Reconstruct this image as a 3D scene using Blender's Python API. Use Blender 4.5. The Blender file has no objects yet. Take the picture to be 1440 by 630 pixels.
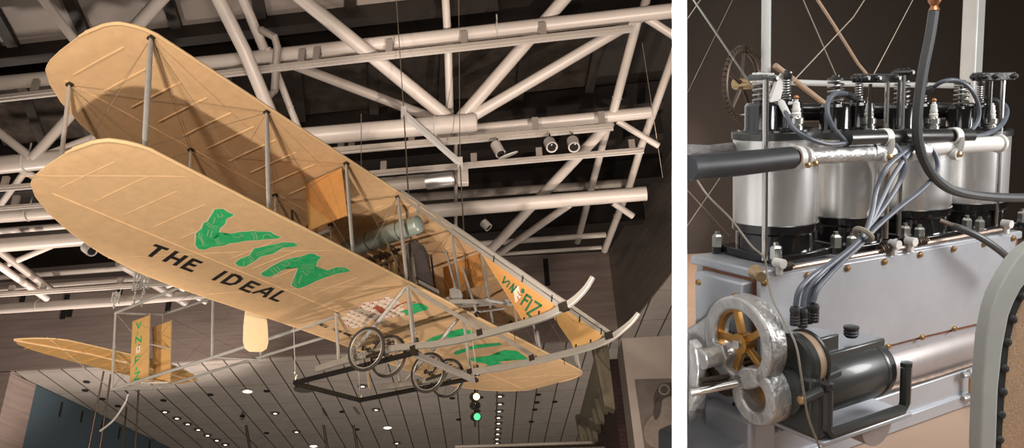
import bpy, bmesh, math, random
from mathutils import Vector as V, Matrix
random.seed(7)
sc = bpy.context.scene
COL = sc.collection
PI = math.pi
# ------------------------------------------------------------------ frames
F = 1192.68                      # focal length in pixels for the 1440 px wide frame
PX, PY = 720.0, 315.0
UP = V((-.055, -.876, .482)).normalized()          # world up, in lens axes (x right, y down, z away)
YA = V((-37, 583, 1192)); YA = (YA - UP * YA.dot(UP)).normalized()   # along the hall
XA = YA.cross(UP)
W3 = Matrix((XA, YA, UP))                           # lens axes -> world
CAMPOS = V((0, 0, 1.6))
def ww(v): return W3 @ V(v) + CAMPOS
def ray(px, py): return W3 @ V(((px - PX) / F, (py - PY) / F, 1.0))
def rh(px, py, h):                                  # point of a sight line at height h above the eye
    d = ray(px, py); return CAMPOS + d * (h / d.z)
def rz(px, py, z): return CAMPOS + ray(px, py) * z
def rpl(px, py, p, n):                              # sight line meets a plane
    d = ray(px, py); return CAMPOS + d * ((V(p) - CAMPOS).dot(n) / d.dot(n))
def depth(p): return (W3.transposed() @ (V(p) - CAMPOS)).z

# ------------------------------------------------------------------ materials
MATS = {}
def mat(name, col, rough=.6, metal=0., noise=0., nscale=20., bump=0., bscale=60., emis=None, estr=0., spec=.5, coat=0., alpha=None, stretch=None, trans=0., col2=None, world=False):
    m = bpy.data.materials.new(name); m.use_nodes = True
    nt = m.node_tree; b = nt.nodes['Principled BSDF']
    b.inputs['Base Color'].default_value = (*col, 1)
    b.inputs['Roughness'].default_value = rough
    b.inputs['Metallic'].default_value = metal
    b.inputs['Specular IOR Level'].default_value = spec
    if coat: b.inputs['Coat Weight'].default_value = coat
    if trans: b.inputs['Transmission Weight'].default_value = trans
    if alpha is not None: b.inputs['Alpha'].default_value = alpha
    tc = nt.nodes.new('ShaderNodeTexCoord'); src = tc.outputs['Object']
    if stretch:
        mp = nt.nodes.new('ShaderNodeMapping'); mp.inputs['Scale'].default_value = stretch
        nt.links.new(src, mp.inputs['Vector']); src = mp.outputs['Vector']
    if noise or col2:
        n = nt.nodes.new('ShaderNodeTexNoise'); n.inputs['Scale'].default_value = nscale; n.inputs['Detail'].default_value = 6; n.inputs['Roughness'].default_value = .65
        nt.links.new(src, n.inputs['Vector'])
        r = nt.nodes.new('ShaderNodeValToRGB'); r.color_ramp.elements[0].position = .3; r.color_ramp.elements[1].position = .7
        c2 = col2 or tuple(c * (1 - noise) for c in col)
        r.color_ramp.elements[0].color = (*c2, 1); r.color_ramp.elements[1].color = (*[min(1, c * (1 + noise * .4)) for c in col], 1)
        nt.links.new(n.outputs['Fac'], r.inputs['Fac']); nt.links.new(r.outputs['Color'], b.inputs['Base Color'])
    if bump:
        n2 = nt.nodes.new('ShaderNodeTexNoise'); n2.inputs['Scale'].default_value = bscale; n2.inputs['Detail'].default_value = 4
        nt.links.new(src, n2.inputs['Vector'])
        bp = nt.nodes.new('ShaderNodeBump'); bp.inputs['Strength'].default_value = bump; bp.inputs['Distance'].default_value = .01
        nt.links.new(n2.outputs['Fac'], bp.inputs['Height']); nt.links.new(bp.outputs['Normal'], b.inputs['Normal'])
    if emis:
        b.inputs['Emission Color'].default_value = (*emis, 1); b.inputs['Emission Strength'].default_value = estr
    MATS[name] = m
    return m
def s2l(r, g, b):
    f = lambda c: (c / 255 / 12.92) if c / 255 <= .04045 else ((c / 255 + .055) / 1.055) ** 2.4
    return (f(r), f(g), f(b))

M = {}
M['fabric'] = mat('muslin', (.74, .50, .275), .85, noise=.10, nscale=9, bump=.15, bscale=14, spec=.2)
M['edge'] = mat('muslin edge', (.80, .56, .31), .8, noise=.08, nscale=12, spec=.2)
M['fabric2'] = mat('orange muslin', (.66, .33, .11), .8, noise=.1, nscale=9, bump=.2, bscale=8, spec=.2)
M['fabric3'] = mat('yellow muslin', (.74, .45, .17), .8, noise=.08, nscale=9, spec=.2)
M['cream'] = mat('cream paint', (.80, .66, .46), .7, noise=.06)
M['green'] = mat('green paint', (.035, .56, .19), .6, noise=.25, nscale=14)
M['darkgreen'] = mat('dark green paint', (.03, .17, .07), .6)
M['lightgreen'] = mat('pale green stroke', (.33, .58, .30), .7)
M['ink'] = mat('black paint', (.018, .014, .014), .6)
M['faded'] = mat('faded black paint', (.09, .07, .09), .7)
M['red'] = mat('grape red', (.42, .10, .05), .7)
M['grape'] = mat('pale grape', (.95, .84, .70), .7, noise=.06)
M['strut'] = mat('aluminium painted wood', (.62, .60, .56), .42, metal=.35, noise=.12, nscale=18)
M['rail'] = mat('silver skid wood', (.50, .47, .42), .45, metal=.35, noise=.1, nscale=10)
M['steel'] = mat('polished steel', (.6, .58, .55), .22, metal=1.)
M['wire'] = mat('rigging wire', (.32, .27, .21), .45, metal=.6)
M['black'] = mat('black bar', (.018, .015, .013), .4, noise=.2)
M['tyre'] = mat('grey rubber', (.055, .048, .042), .6, noise=.2)
M['tank'] = mat('pale green tank', (.36, .43, .38), .35, metal=.25, noise=.06)
M['radcore'] = mat('radiator core', (.20, .17, .16), .55, metal=.4, noise=.6, nscale=90, bump=.8, bscale=150)
M['bronze'] = mat('dull bronze', (.50, .36, .20), .4, metal=.8, noise=.3, nscale=25)
M['engdark'] = mat('dark engine metal', (.08, .065, .05), .45, metal=.7, noise=.3)
M['grapebase'] = mat('grape bunch ground', (.80, .50, .34), .7, noise=.1)
M['prop'] = mat('varnished cream wood', (.80, .62, .38), .5, noise=.06)
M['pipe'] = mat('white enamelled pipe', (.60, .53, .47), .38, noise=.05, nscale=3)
M['pipe_grey_shaded'] = mat('grey pipe', (.34, .29, .25), .5, noise=.1, nscale=3)  # own grey of some fittings; also shade painted into white pipes
M['roof'] = mat('dark roof steel', (.018, .013, .010), .6, noise=.3)
M['mull'] = mat('dark bronze mullion', (.022, .016, .012), .5)
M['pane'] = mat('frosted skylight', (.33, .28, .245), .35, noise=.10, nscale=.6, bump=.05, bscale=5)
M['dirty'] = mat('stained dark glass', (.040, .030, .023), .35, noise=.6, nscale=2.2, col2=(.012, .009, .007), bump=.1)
M['conduit'] = mat('light cable tray', (.50, .44, .38), .5, noise=.1)
M['lampw'] = mat('lamp housing', (.55, .5, .46), .4)
M['lens'] = mat('lamp glass', (.1, .1, .1), .1, metal=.8)
M['chrome'] = mat('chrome duct', (.7, .68, .66), .38, metal=1.)
M['slot'] = mat('slot black', (.008, .007, .006), .8)
M['glow'] = mat('downlight bulb', (1, .9, .75), .5, emis=(1., .86, .66), estr=6)
M['trimring'] = mat('downlight trim', (.10, .085, .07), .5)
M['blue'] = mat('slate blue wall', (.055, .085, .105), .8, noise=.1, nscale=2)
M['greenlamp'] = mat('green lamp lens', (.05, .4, .15), .4, emis=(.1, .8, .3), estr=1.2)
M['amberlamp'] = mat('amber lamp lens', (.8, .5, .2), .4, emis=(1., .7, .35), estr=2.5)
M['cornice'] = mat('cream cornice', (.40, .34, .24), .7, noise=.1)
M['kiosk'] = mat('grey exhibit panel', (.36, .31, .27), .6, noise=.08, nscale=3)
M['poster'] = mat('poster print', (.15, .125, .105), .7, noise=.3, nscale=3)
M['poster2'] = mat('poster print light', (.24, .20, .17), .7, noise=.3, nscale=5)
M['poster3'] = mat('poster print dark', (.07, .057, .05), .7, noise=.3, nscale=5)
# engine
M['alu'] = mat('brushed aluminium jacket', (.93, .92, .89), .27, metal=.82, noise=.10, nscale=40, stretch=(1, 1, .05))
M['casealu'] = mat('painted aluminium crankcase', (.46, .475, .50), .42, metal=.5, noise=.10, nscale=9, bump=.05, bscale=40)
M['casepink'] = mat('bare aluminium sump', (.38, .34, .325), .40, metal=.55, noise=.12, nscale=12)
M['cast'] = mat('rough cast aluminium', (.55, .54, .52), .40, metal=.7, noise=.25, nscale=35, bump=.5, bscale=60)
M['enamel'] = mat('gloss black enamel', (.010, .009, .009), .16, noise=.3, coat=.6, bump=.12, bscale=35)
M['iron'] = mat('grey black iron', (.055, .053, .05), .42, metal=.55, noise=.3, nscale=40, bump=.2, bscale=90)
M['magneto'] = mat('grey green magneto paint', (.050, .053, .050), .34, metal=.25, noise=.15, nscale=30, coat=.15)
M['ring'] = mat('dark steel ring', (.10, .10, .095), .3, metal=.8, noise=.2)
M['rubber'] = mat('black rubber hose', (.022, .023, .025), .5, noise=.25, nscale=40)
M['hoseg'] = mat('grey rubber hose', (.055, .058, .058), .5, noise=.15, nscale=60)
M['wireg'] = mat('grey blue cable', (.10, .112, .135), .40, noise=.25, nscale=60)
M['boot'] = mat('black rubber boot', (.03, .03, .03), .5)
M['porc'] = mat('white porcelain', (.80, .76, .70), .25, coat=.4)
M['nickel'] = mat('nickel', (.66, .65, .60), .25, metal=.9, noise=.1, nscale=60)
M['gold'] = mat('gold painted gear', (.50, .26, .07), .38, metal=.75, noise=.2, nscale=50)
M['brass'] = mat('brass screw', (.42, .27, .12), .35, metal=.9, noise=.2, nscale=200)
M['copper'] = mat('copper', (.50, .22, .11), .38, metal=.85, noise=.25, nscale=80)
M['spring'] = mat('spring steel', (.38, .37, .35), .3, metal=.9)
M['rustrod'] = mat('tarnished rod', (.34, .26, .21), .4, metal=.7, noise=.35, nscale=90)
M['rust'] = mat('rust brown gasket', (.20, .07, .03), .8, noise=.3, nscale=80)
M['strap'] = mat('white painted strap', (.62, .60, .56), .4, noise=.08)
M['cord'] = mat('tan cord', (.28, .24, .19), .8, noise=.2, nscale=200)
M['cloth'] = mat('wrapped cloth hose', (.16, .15, .14), .9, noise=.3, nscale=60, bump=.5, bscale=150)
M['post'] = mat('silver painted post', (.60, .60, .57), .4, metal=.25, noise=.06)
M['chain'] = mat('brown chain steel', (.10, .07, .05), .45, metal=.7, noise=.2)
M['tanwood'] = mat('varnished spruce', (.42, .29, .19), .45, noise=.15, nscale=15)
M['amber'] = mat('amber glass', (.55, .28, .05), .15, coat=.5)
M['seatgrey'] = mat('pale grey painted wood', (.45, .46, .42), .5, noise=.08, nscale=20)
M['cane'] = mat('tan woven cane', (.54, .35, .21), .75, noise=.25, nscale=14, stretch=(30, 30, 3), bump=.3, bscale=30)
M['stud'] = mat('dark studs', (.07, .07, .07), .4, metal=.5)
M['baywall'] = mat('dark brown backdrop', (.052, .038, .029), .9, noise=.2, nscale=1.5)
M['bayfloor'] = mat('tan museum floor', (.40, .27, .19), .65, noise=.10, nscale=4)
M['board'] = mat('white gutter board', (.93, .93, .93), .9, spec=0.)

def stone(name, ca, cb, sx, sz, joint=None, dark=(.02, .016, .013), jw=.012):
    m = bpy.data.materials.new(name); m.use_nodes = True; nt = m.node_tree; b = nt.nodes['Principled BSDF']
    b.inputs['Roughness'].default_value = .7
    tc = nt.nodes.new('ShaderNodeTexCoord'); mp = nt.nodes.new('ShaderNodeMapping'); mp.inputs['Scale'].default_value = (sx, sx, sz)
    nt.links.new(tc.outputs['Object'], mp.inputs['Vector'])
    n = nt.nodes.new('ShaderNodeTexNoise'); n.inputs['Scale'].default_value = 1.5; n.inputs['Detail'].default_value = 7; n.inputs['Roughness'].default_value = .6
    nt.links.new(mp.outputs['Vector'], n.inputs['Vector'])
    r = nt.nodes.new('ShaderNodeValToRGB'); r.color_ramp.elements[0].position = .35; r.color_ramp.elements[1].position = .68
    r.color_ramp.elements[0].color = (*cb, 1); r.color_ramp.elements[1].color = (*ca, 1)
    nt.links.new(n.outputs['Fac'], r.inputs['Fac']); out = r.outputs['Color']
    if joint:
        sp = nt.nodes.new('ShaderNodeSeparateXYZ'); nt.links.new(tc.outputs['Object'], sp.inputs[0])
        for ax, per, w in joint:
            a = nt.nodes.new('ShaderNodeMath'); a.operation = 'DIVIDE'; a.inputs[1].default_value = per; nt.links.new(sp.outputs[ax], a.inputs[0])
            f = nt.nodes.new('ShaderNodeMath'); f.operation = 'FRACT'; nt.links.new(a.outputs[0], f.inputs[0])
            l = nt.nodes.new('ShaderNodeMath'); l.operation = 'LESS_THAN'; l.inputs[1].default_value = w / per; nt.links.new(f.outputs[0], l.inputs[0])
            mx = nt.nodes.new('ShaderNodeMix'); mx.data_type = 'RGBA'; nt.links.new(l.outputs[0], mx.inputs['Factor'])
            nt.links.new(out, mx.inputs['A']); mx.inputs['B'].default_value = (*dark, 1); out = mx.outputs['Result']
    nt.links.new(out, b.inputs['Base Color'])
    M[name] = m
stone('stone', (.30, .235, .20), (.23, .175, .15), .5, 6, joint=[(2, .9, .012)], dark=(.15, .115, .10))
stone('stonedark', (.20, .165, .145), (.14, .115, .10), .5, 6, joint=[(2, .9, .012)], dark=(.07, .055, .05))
stone('tiles', (.36, .32, .285), (.31, .275, .24), 1.5, 1.5, joint=[(0, .70, .045), (1, 2.1, .02)], dark=(.05, .04, .033))
stone('brick', (.10, .045, .045), (.06, .03, .03), 4, 4, joint=[(2, .09, .015)], dark=(.03, .02, .02))

# ------------------------------------------------------------------ mesh builder
class MB:
    def __init__(s): s.v = []; s.f = []
    def add(s, vs, fs):
        o = len(s.v); s.v += [V(p) for p in vs]; s.f += [tuple(i + o for i in f) for f in fs]; return s
    def box(s, c, size, ax=None):
        c = V(c); ax = ax or (V((1, 0, 0)), V((0, 1, 0)), V((0, 0, 1))); h = [x / 2 for x in size]
        vs = [c + ax[0] * (i * h[0]) + ax[1] * (j * h[1]) + ax[2] * (k * h[2]) for i in (-1, 1) for j in (-1, 1) for k in (-1, 1)]
        return s.add(vs, [(0, 1, 3, 2), (4, 6, 7, 5), (0, 4, 5, 1), (2, 3, 7, 6), (0, 2, 6, 4), (1, 5, 7, 3)])
    def bar(s, a, b, w, h, up=(0, 0, 1)):
        a = V(a); b = V(b); d = (b - a); L = d.length; d.normalize(); up = V(up); up = V((1, 0, 0)) if abs(d.dot(up.normalized())) > .995 else up; x = d.cross(up).normalized(); u = x.cross(d).normalized()
        return s.box((a + b) / 2, (L, w, h), (d, x, u))
    def tube(s, pts, r, n=10, closed=False, flat=1.0, caps=True):
        pts = [V(p) for p in pts]; m = len(pts); rs = r if isinstance(r, (list, tuple)) else [r] * m
        T = []
        for i in range(m):
            a = pts[(i - 1) % m] if (closed or i > 0) else pts[i]; b = pts[(i + 1) % m] if (closed or i < m - 1) else pts[i]
            T.append((b - a).normalized())
        t0 = T[0]; ref = V((0, 0, 1)) if abs(t0.z) < .9 else V((1, 0, 0)); nrm = t0.cross(ref).normalized()
        vs = []; 
        for i in range(m):
            t = T[i]; nrm = (nrm - t * nrm.dot(t)).normalized(); bn = t.cross(nrm)
            for k in range(n):
                a = 2 * PI * k / n; vs.append(pts[i] + (nrm * math.cos(a) + bn * (math.sin(a) * flat)) * rs[i])
        fs = []
        for i in range(m if closed else m - 1):
            j = (i + 1) % m
            for k in range(n): fs.append((i * n + k, i * n + (k + 1) % n, j * n + (k + 1) % n, j * n + k))
        if not closed and caps: fs.append(tuple(range(n))[::-1]); fs.append(tuple(range((m - 1) * n, m * n)))
        return s.add(vs, fs)
    def lathe(s, o, axis, prof, n=24, sx=1.0, ref=None):
        o = V(o); ax = V(axis).normalized(); r0 = V(ref) if ref else (V((0, 0, 1)) if abs(ax.z) < .9 else V((1, 0, 0)))
        x = ax.cross(r0).normalized(); y = ax.cross(x); vs = []; fs = []
        for (h, r) in prof:
            for k in range(n):
                a = 2 * PI * k / n; vs.append(o + ax * h + (x * math.cos(a) * sx + y * math.sin(a)) * r)
        for i in range(len(prof) - 1):
            for k in range(n): fs.append((i * n + k, i * n + (k + 1) % n, (i + 1) * n + (k + 1) % n, (i + 1) * n + k))
        if prof[0][1] > 1e-6: fs.append(tuple(range(n))[::-1])
        if prof[-1][1] > 1e-6: fs.append(tuple(range((len(prof) - 1) * n, len(prof) * n)))
        return s.add(vs, fs)
    def prism(s, poly, ext):
        ext = V(ext); p = [V(q) for q in poly]; n = len(p)
        vs = p + [q + ext for q in p]
        return s.add(vs, [tuple(range(n))[::-1], tuple(range(n, 2 * n))] + [(i, (i + 1) % n, n + (i + 1) % n, n + i) for i in range(n)])
    def torus(s, c, axis, R, r, n=40, m=8, flat=1.0):
        ax = V(axis).normalized(); r0 = V((0, 0, 1)) if abs(ax.z) < .9 else V((1, 0, 0)); x = ax.cross(r0).normalized(); y = ax.cross(x)
        pts = [V(c) + (x * math.cos(2 * PI * i / n) + y * math.sin(2 * PI * i / n)) * R for i in range(n)]
        vs = []; fs = []
        for i, p in enumerate(pts):
            d = (p - V(c)).normalized()
            for k in range(m):
                a = 2 * PI * k / m; vs.append(p + d * math.cos(a) * r + ax * math.sin(a) * r * flat)
        for i in range(n):
            for k in range(m): fs.append((i * m + k, i * m + (k + 1) % m, ((i + 1) % n) * m + (k + 1) % m, ((i + 1) % n) * m + k))
        return s.add(vs, fs)
    def ball(s, c, r, nu=14, nv=8, sc_=(1, 1, 1)):
        vs = []; fs = []; c = V(c)
        for i in range(nv + 1):
            t = PI * i / nv
            for k in range(nu):
                a = 2 * PI * k / nu; vs.append(c + V((math.sin(t) * math.cos(a) * r * sc_[0], math.sin(t) * math.sin(a) * r * sc_[1], math.cos(t) * r * sc_[2])))
        for i in range(nv):
            for k in range(nu): fs.append((i * nu + k, i * nu + (k + 1) % nu, (i + 1) * nu + (k + 1) % nu, (i + 1) * nu + k))
        return s.add(vs, fs)
    def spring(s, o, axis, R, r, h, turns, n=6, seg=12):
        o = V(o); ax = V(axis).normalized(); r0 = V((0, 0, 1)) if abs(ax.z) < .9 else V((1, 0, 0)); x = ax.cross(r0).normalized(); y = ax.cross(x)
        N = int(turns * seg); pts = [o + ax * (h * i / N) + (x * math.cos(2 * PI * i / seg) + y * math.sin(2 * PI * i / seg)) * R for i in range(N + 1)]
        return s.tube(pts, r, n)
    def annulus(s, c, axis, ro, ri, t, n=40, a0=0., a1=2 * PI, ref=None):
        c = V(c); ax = V(axis).normalized(); r0 = V(ref) if ref else V((0, 0, 1)); x = (r0 - ax * r0.dot(ax)).normalized(); y = ax.cross(x)
        full = abs(a1 - a0 - 2 * PI) < 1e-6; m = n if full else n + 1; vs = []
        for i in range(m):
            a = a0 + (a1 - a0) * i / n; d = x * math.cos(a) + y * math.sin(a)
            vs += [c + d * ro, c + d * ri, c + d * ri + ax * t, c + d * ro + ax * t]
        fs = []
        for i in range(n):
            j = (i + 1) % m
            for k in range(4): fs.append((i * 4 + k, i * 4 + (k + 1) % 4, j * 4 + (k + 1) % 4, j * 4 + k))
        if not full: fs += [(0, 1, 2, 3), ((m - 1) * 4 + 3, (m - 1) * 4 + 2, (m - 1) * 4 + 1, (m - 1) * 4)]
        return s.add(vs, fs)
    def build(s, name, m, parent=None, ang=35, bevel=0., recenter=None, fix=True):
        me = bpy.data.meshes.new(name)
        vs = s.v; off = V((0, 0, 0))
        if recenter is None: recenter = parent is None
        if recenter:
            off = V((sum(p.x for p in vs) / len(vs), sum(p.y for p in vs) / len(vs), min(p.z for p in vs))); vs = [p - off for p in vs]
        me.from_pydata([tuple(p) for p in vs], [], s.f)
        me.materials.append(M[m] if isinstance(m, str) else m)
        if fix:
            bm = bmesh.new(); bm.from_mesh(me); bmesh.ops.recalc_face_normals(bm, faces=bm.faces); bm.to_mesh(me); bm.free()
        me.polygons.foreach_set('use_smooth', [True] * len(me.polygons)); me.set_sharp_from_angle(angle=math.radians(ang))
        o = bpy.data.objects.new(name, me); COL.objects.link(o); o.location = off
        if parent: o.parent = parent
        if bevel:
            b = o.modifiers.new('bevel', 'BEVEL'); b.width = bevel; b.segments = 2; b.limit_method = 'ANGLE'; b.angle_limit = math.radians(50)
        return o
def tag(o, label=None, cat=None, group=None, kind=None):
    if label: o['label'] = label
    if cat: o['category'] = cat
    if group: o['group'] = group
    if kind: o['kind'] = kind
    return o
def empty(name, mw):
    o = bpy.data.objects.new(name, None); COL.objects.link(o); o.matrix_world = mw; return o
def struct(o): o['kind'] = 'structure'; return o
def smoothp(pts, k=6):                     # Catmull-Rom through points
    pts = [V(p) for p in pts]; out = []
    for i in range(len(pts) - 1):
        p0 = pts[max(i - 1, 0)]; p1 = pts[i]; p2 = pts[i + 1]; p3 = pts[min(i + 2, len(pts) - 1)]
        for j in range(k):
            t = j / k; out.append(.5 * ((2 * p1) + (p2 - p0) * t + (2 * p0 - 5 * p1 + 4 * p2 - p3) * t * t + (3 * p1 - p0 - 3 * p2 + p3) * t ** 3))
    out.append(pts[-1]); return out
def tri_poly(poly2, cuts_x=None):
    """2D outline -> (verts2, faces), sliced at x = const lines so it can follow a curve"""
    bm = bmesh.new(); vs = [bm.verts.new((a, b, 0)) for a, b in poly2]; bm.faces.new(vs)
    bmesh.ops.triangulate(bm, faces=bm.faces[:])
    for c in (cuts_x or []):
        bmesh.ops.bisect_plane(bm, geom=bm.verts[:] + bm.edges[:] + bm.faces[:], plane_co=(c, 0, 0), plane_no=(1, 0, 0))
    bm.verts.ensure_lookup_table(); bm.verts.index_update()
    v = [(p.co.x, p.co.y) for p in bm.verts]; f = [tuple(q.index for q in fc.verts) for fc in bm.faces]; bm.free(); return v, f
def stroke(pts, w, closed=False):
    """polyline -> outline quads (list of 4-point polys) in 2D with square ends"""
    out = []
    P = pts + [pts[0]] if closed else pts
    for i in range(len(P) - 1):
        a = V((*P[i], 0)); b = V((*P[i + 1], 0)); d = (b - a)
        if d.length < 1e-6: continue
        d.normalize(); n = V((-d.y, d.x, 0)) * w / 2; e = d * w * .35
        a2 = a - (e if (i > 0 or closed) else V((0, 0, 0))); b2 = b + (e if (i < len(P) - 2 or closed) else V((0, 0, 0)))
        out.append([tuple((q)[:2]) for q in (a2 - n, b2 - n, b2 + n, a2 + n)])
    return out
def offset_poly(poly, d):
    n = len(poly); A = sum(poly[i][0] * poly[(i + 1) % n][1] - poly[(i + 1) % n][0] * poly[i][1] for i in range(n)); sgn = 1 if A > 0 else -1; out = []
    for i in range(n):
        p0 = V((*poly[i - 1], 0)); p1 = V((*poly[i], 0)); p2 = V((*poly[(i + 1) % n], 0))
        e1 = (p1 - p0).normalized(); e2 = (p2 - p1).normalized(); nn = V((e1.y + e2.y, -(e1.x + e2.x), 0))
        if nn.length < 1e-6: nn = V((e1.y, -e1.x, 0))
        nn.normalize(); out.append(tuple((p1 + nn * d * sgn)[:2]))
    return out

# ------------------------------------------------------------------ camera
cam = bpy.data.cameras.new('camera'); co = bpy.data.objects.new('camera', cam); COL.objects.link(co)
cam.sensor_width = 36; cam.lens = 36 * F / 1440; cam.clip_start = .05; cam.clip_end = 200
co.matrix_world = Matrix.Translation(CAMPOS) @ (W3 @ Matrix(((1, 0, 0), (0, -1, 0), (0, 0, -1)))).to_4x4()
sc.camera = co
sc.view_settings.view_transform = 'Standard'; sc.view_settings.look = 'None'; sc.view_settings.gamma = 1; sc.view_settings.exposure = 0
sc.view_settings.use_curve_mapping = False
w = bpy.data.worlds.new('world'); sc.world = w; w.use_nodes = True
w.node_tree.nodes['Background'].inputs[0].default_value = (.9, .8, .7, 1); w.node_tree.nodes['Background'].inputs[1].default_value = .085
# ================================================================== AIRCRAFT (local frame: x forward, y to its left wing, z up, metres)
RA = Matrix(((0.867211, 0.473864, -0.152965), (-0.344405, 0.348946, -0.871563), (-0.359626, 0.80851, 0.465811)))
TA = V((-0.95281, 0.89408, 10.28531))
AW = Matrix.Translation(ww(TA)) @ (W3 @ RA).to_4x4()
plane = empty('biplane', AW)
tag(plane, 'tan fabric biplane with twin skids hanging nose-right beneath the white pipe trusses', 'airplane')
G = 1.206
YS = [-4.254, -2.829, -1.557, -.555, .673, 1.477, 2.829, 4.272]
TH = .030
def camb(x):
    s = min(1, max(0, -x / 1.7)); return .030 * 4 * s * (1 - s) * (1.25 - .5 * s)
def half(x):
    s = min(1, max(0, (.05 - x) / 1.75)); return .004 + TH * math.sqrt(s + .02) * (1 - s) * .9
FR = [(0, .045), (4.25, .045), (4.38, .012), (4.46, -.035), (4.53, -.10), (4.57, -.20), (4.595, -.40)]
BK = [(0, -1.66), (.8, -1.67), (1.9, -1.72), (2.4, -1.725), (2.8, -1.715), (3.35, -1.63), (3.785, -1.49), (4.13, -1.33), (4.345, -1.19), (4.49, -1.05), (4.54, -.94), (4.571, -.75), (4.595, -.46)]
def interp(tb, y):
    y = abs(y)
    for (a, b), (c, d) in zip(tb, tb[1:]):
        if y <= c: return b + (d - b) * (y - a) / (c - a)
    return tb[-1][1]
def wing(name, z0, label=None):
    ys = [-4.595, -4.588, -4.571, -4.545, -4.52, -4.49, -4.42, -4.345, -4.24, -4.13, -3.96] + [-3.785 + .155 * i for i in range(49)] + [3.785, 3.96, 4.13, 4.24, 4.345, 4.42, 4.49, 4.52, 4.545, 4.571, 4.588, 4.595]
    ys = sorted(set(round(y, 4) for y in ys)); nx = 18; mb = MB(); vs = []; fs = []
    for side in (1, -1):
        for y in ys:
            xf = interp(FR, y); xb = interp(BK, y)
            for i in range(nx + 1):
                s = i / nx; x = xf + (xb - xf) * s
                hh = half(x) * min(1, 6 * min(s, 1 - s) + .15) * min(1, (4.6 - abs(y)) * 6 + .15)
                sag = (.004 if z0 else .0006) * math.sin(y / .31 * 2 * PI) * math.sin(PI * s)
                vs.append((x, y, z0 + camb(x) + side * hh + (sag if side < 0 else 0)))
    m = len(ys); off = m * (nx + 1); idx = lambda sd, j, i: sd * off + j * (nx + 1) + i
    for sd in (0, 1):
        for j in range(m - 1):
            for i in range(nx): 
                q = (idx(sd, j, i), idx(sd, j, i + 1), idx(sd, j + 1, i + 1), idx(sd, j + 1, i)); fs.append(q if sd else q[::-1])
    for j in range(m - 1):
        fs.append((idx(0, j, 0), idx(0, j + 1, 0), idx(1, j + 1, 0), idx(1, j, 0))); fs.append((idx(0, j, nx), idx(1, j, nx), idx(1, j + 1, nx), idx(0, j + 1, nx)))
    for i in range(nx):
        fs.append((idx(0, 0, i), idx(1, 0, i), idx(1, 0, i + 1), idx(0, 0, i + 1))); fs.append((idx(0, m - 1, i), idx(0, m - 1, i + 1), idx(1, m - 1, i + 1), idx(1, m - 1, i)))
    mb.add(vs, fs); o = mb.build(name, 'fabric', plane, ang=60)
    # rounded edge binding all round
    ed = [(interp(FR, y) + .004, y, z0 + camb(interp(FR, y))) for y in ys]
    MB().tube(ed, .017, 8).build('leading_edge', 'edge', o)
    tr = [(interp(BK, y) - .002, y, z0 + camb(interp(BK, y))) for y in ys]
    MB().tube(tr, .006, 6).build('trailing_edge', 'edge', o)
    for e in (-1, 1):
        MB().tube([(x, e * 4.595, z0 + camb(x)) for x in (-.38, -.42, -.48)], .012, 6).build('wing_tip_bow', 'edge', o)
    return o
low = wing('lower_wing', 0); upw = wing('upper_wing', G)
def und(x, z0, e=.0025): return z0 + camb(x) - half(x) - e
# rib ridges under the fabric
for wg, z0, r in ((low, 0, .006), (upw, G, .012)):
    k = 0
    for i in range(28):
        y = -4.30 + .3185 * i
        if z0 == 0 and 1.0 < y < 3.1: continue
        xs = [-.28, -.30, -.45, -.6, -.78, -.92, -.945]
        MB().tube([(x, y + .02 * (x + .6), und(x, z0, -.002)) for x in xs], [.0008, r, r, r, r, r, .0008], 6).build('rib', 'fabric', wg)
# diagonal cloth seams of the lower wing
for y0 in (-4.62, -3.25, -2.0, -.7, .5, 1.8, 3.0):
    pts = []
    for i in range(15):
        x = -1.0 + .068 * i if y0 < -4.5 else -1.66 + .116 * i; y = y0 + (x + (1.0 if y0 < -4.5 else 1.66)) * .88
        if x > .0: break
        pts.append((x, y, und(x, 0, .0005)))
    MB().tube(pts, .0045, 5, flat=.5).build('seam', 'edge', low)
def decal(name, polys, m, parent, z0=0, e=.003, cuts=True):
    mb = MB(); cx = [-.08 * i for i in range(1, 22)] if cuts else None
    for p in polys:
        v, f = tri_poly(p, cx); mb.add([(a, b, und(a, z0, e)) for a, b in v] , f)
    return mb.build(name, m, parent, ang=80)
PT = {}
PT['V_OUT']=[(-0.282,-3.224),(-0.221,-3.178),(-0.239,-3.115),(-0.224,-3.047),(-0.261,-3.03),(-0.342,-3.025),(-0.417,-2.963),(-0.516,-2.931),(-0.579,-2.883),(-0.768,-2.8),(-0.664,-2.81),(-0.525,-2.784),(-0.434,-2.752),(-0.336,-2.685),(-0.225,-2.565),(-0.234,-2.478),(-0.226,-2.424),(-0.257,-2.408),(-0.41,-2.498),(-0.534,-2.585),(-0.614,-2.61),(-0.663,-2.645),(-0.749,-2.653),(-0.846,-2.713),(-0.941,-2.724),(-0.962,-2.775),(-0.917,-2.858),(-0.792,-2.962),(-0.748,-3.008),(-0.645,-3.037),(-0.55,-3.103),(-0.495,-3.104),(-0.4,-3.157)]
PT['I_OUT']=[(-0.937,-2.307),(-0.84,-2.335),(-0.72,-2.327),(-0.582,-2.404),(-0.521,-2.38),(-0.389,-2.343),(-0.29,-2.314),(-0.215,-2.238),(-0.228,-2.164),(-0.276,-2.168),(-0.37,-2.226),(-0.529,-2.19),(-0.664,-2.228),(-0.781,-2.195),(-0.934,-2.171),(-0.97,-2.235)]
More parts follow.
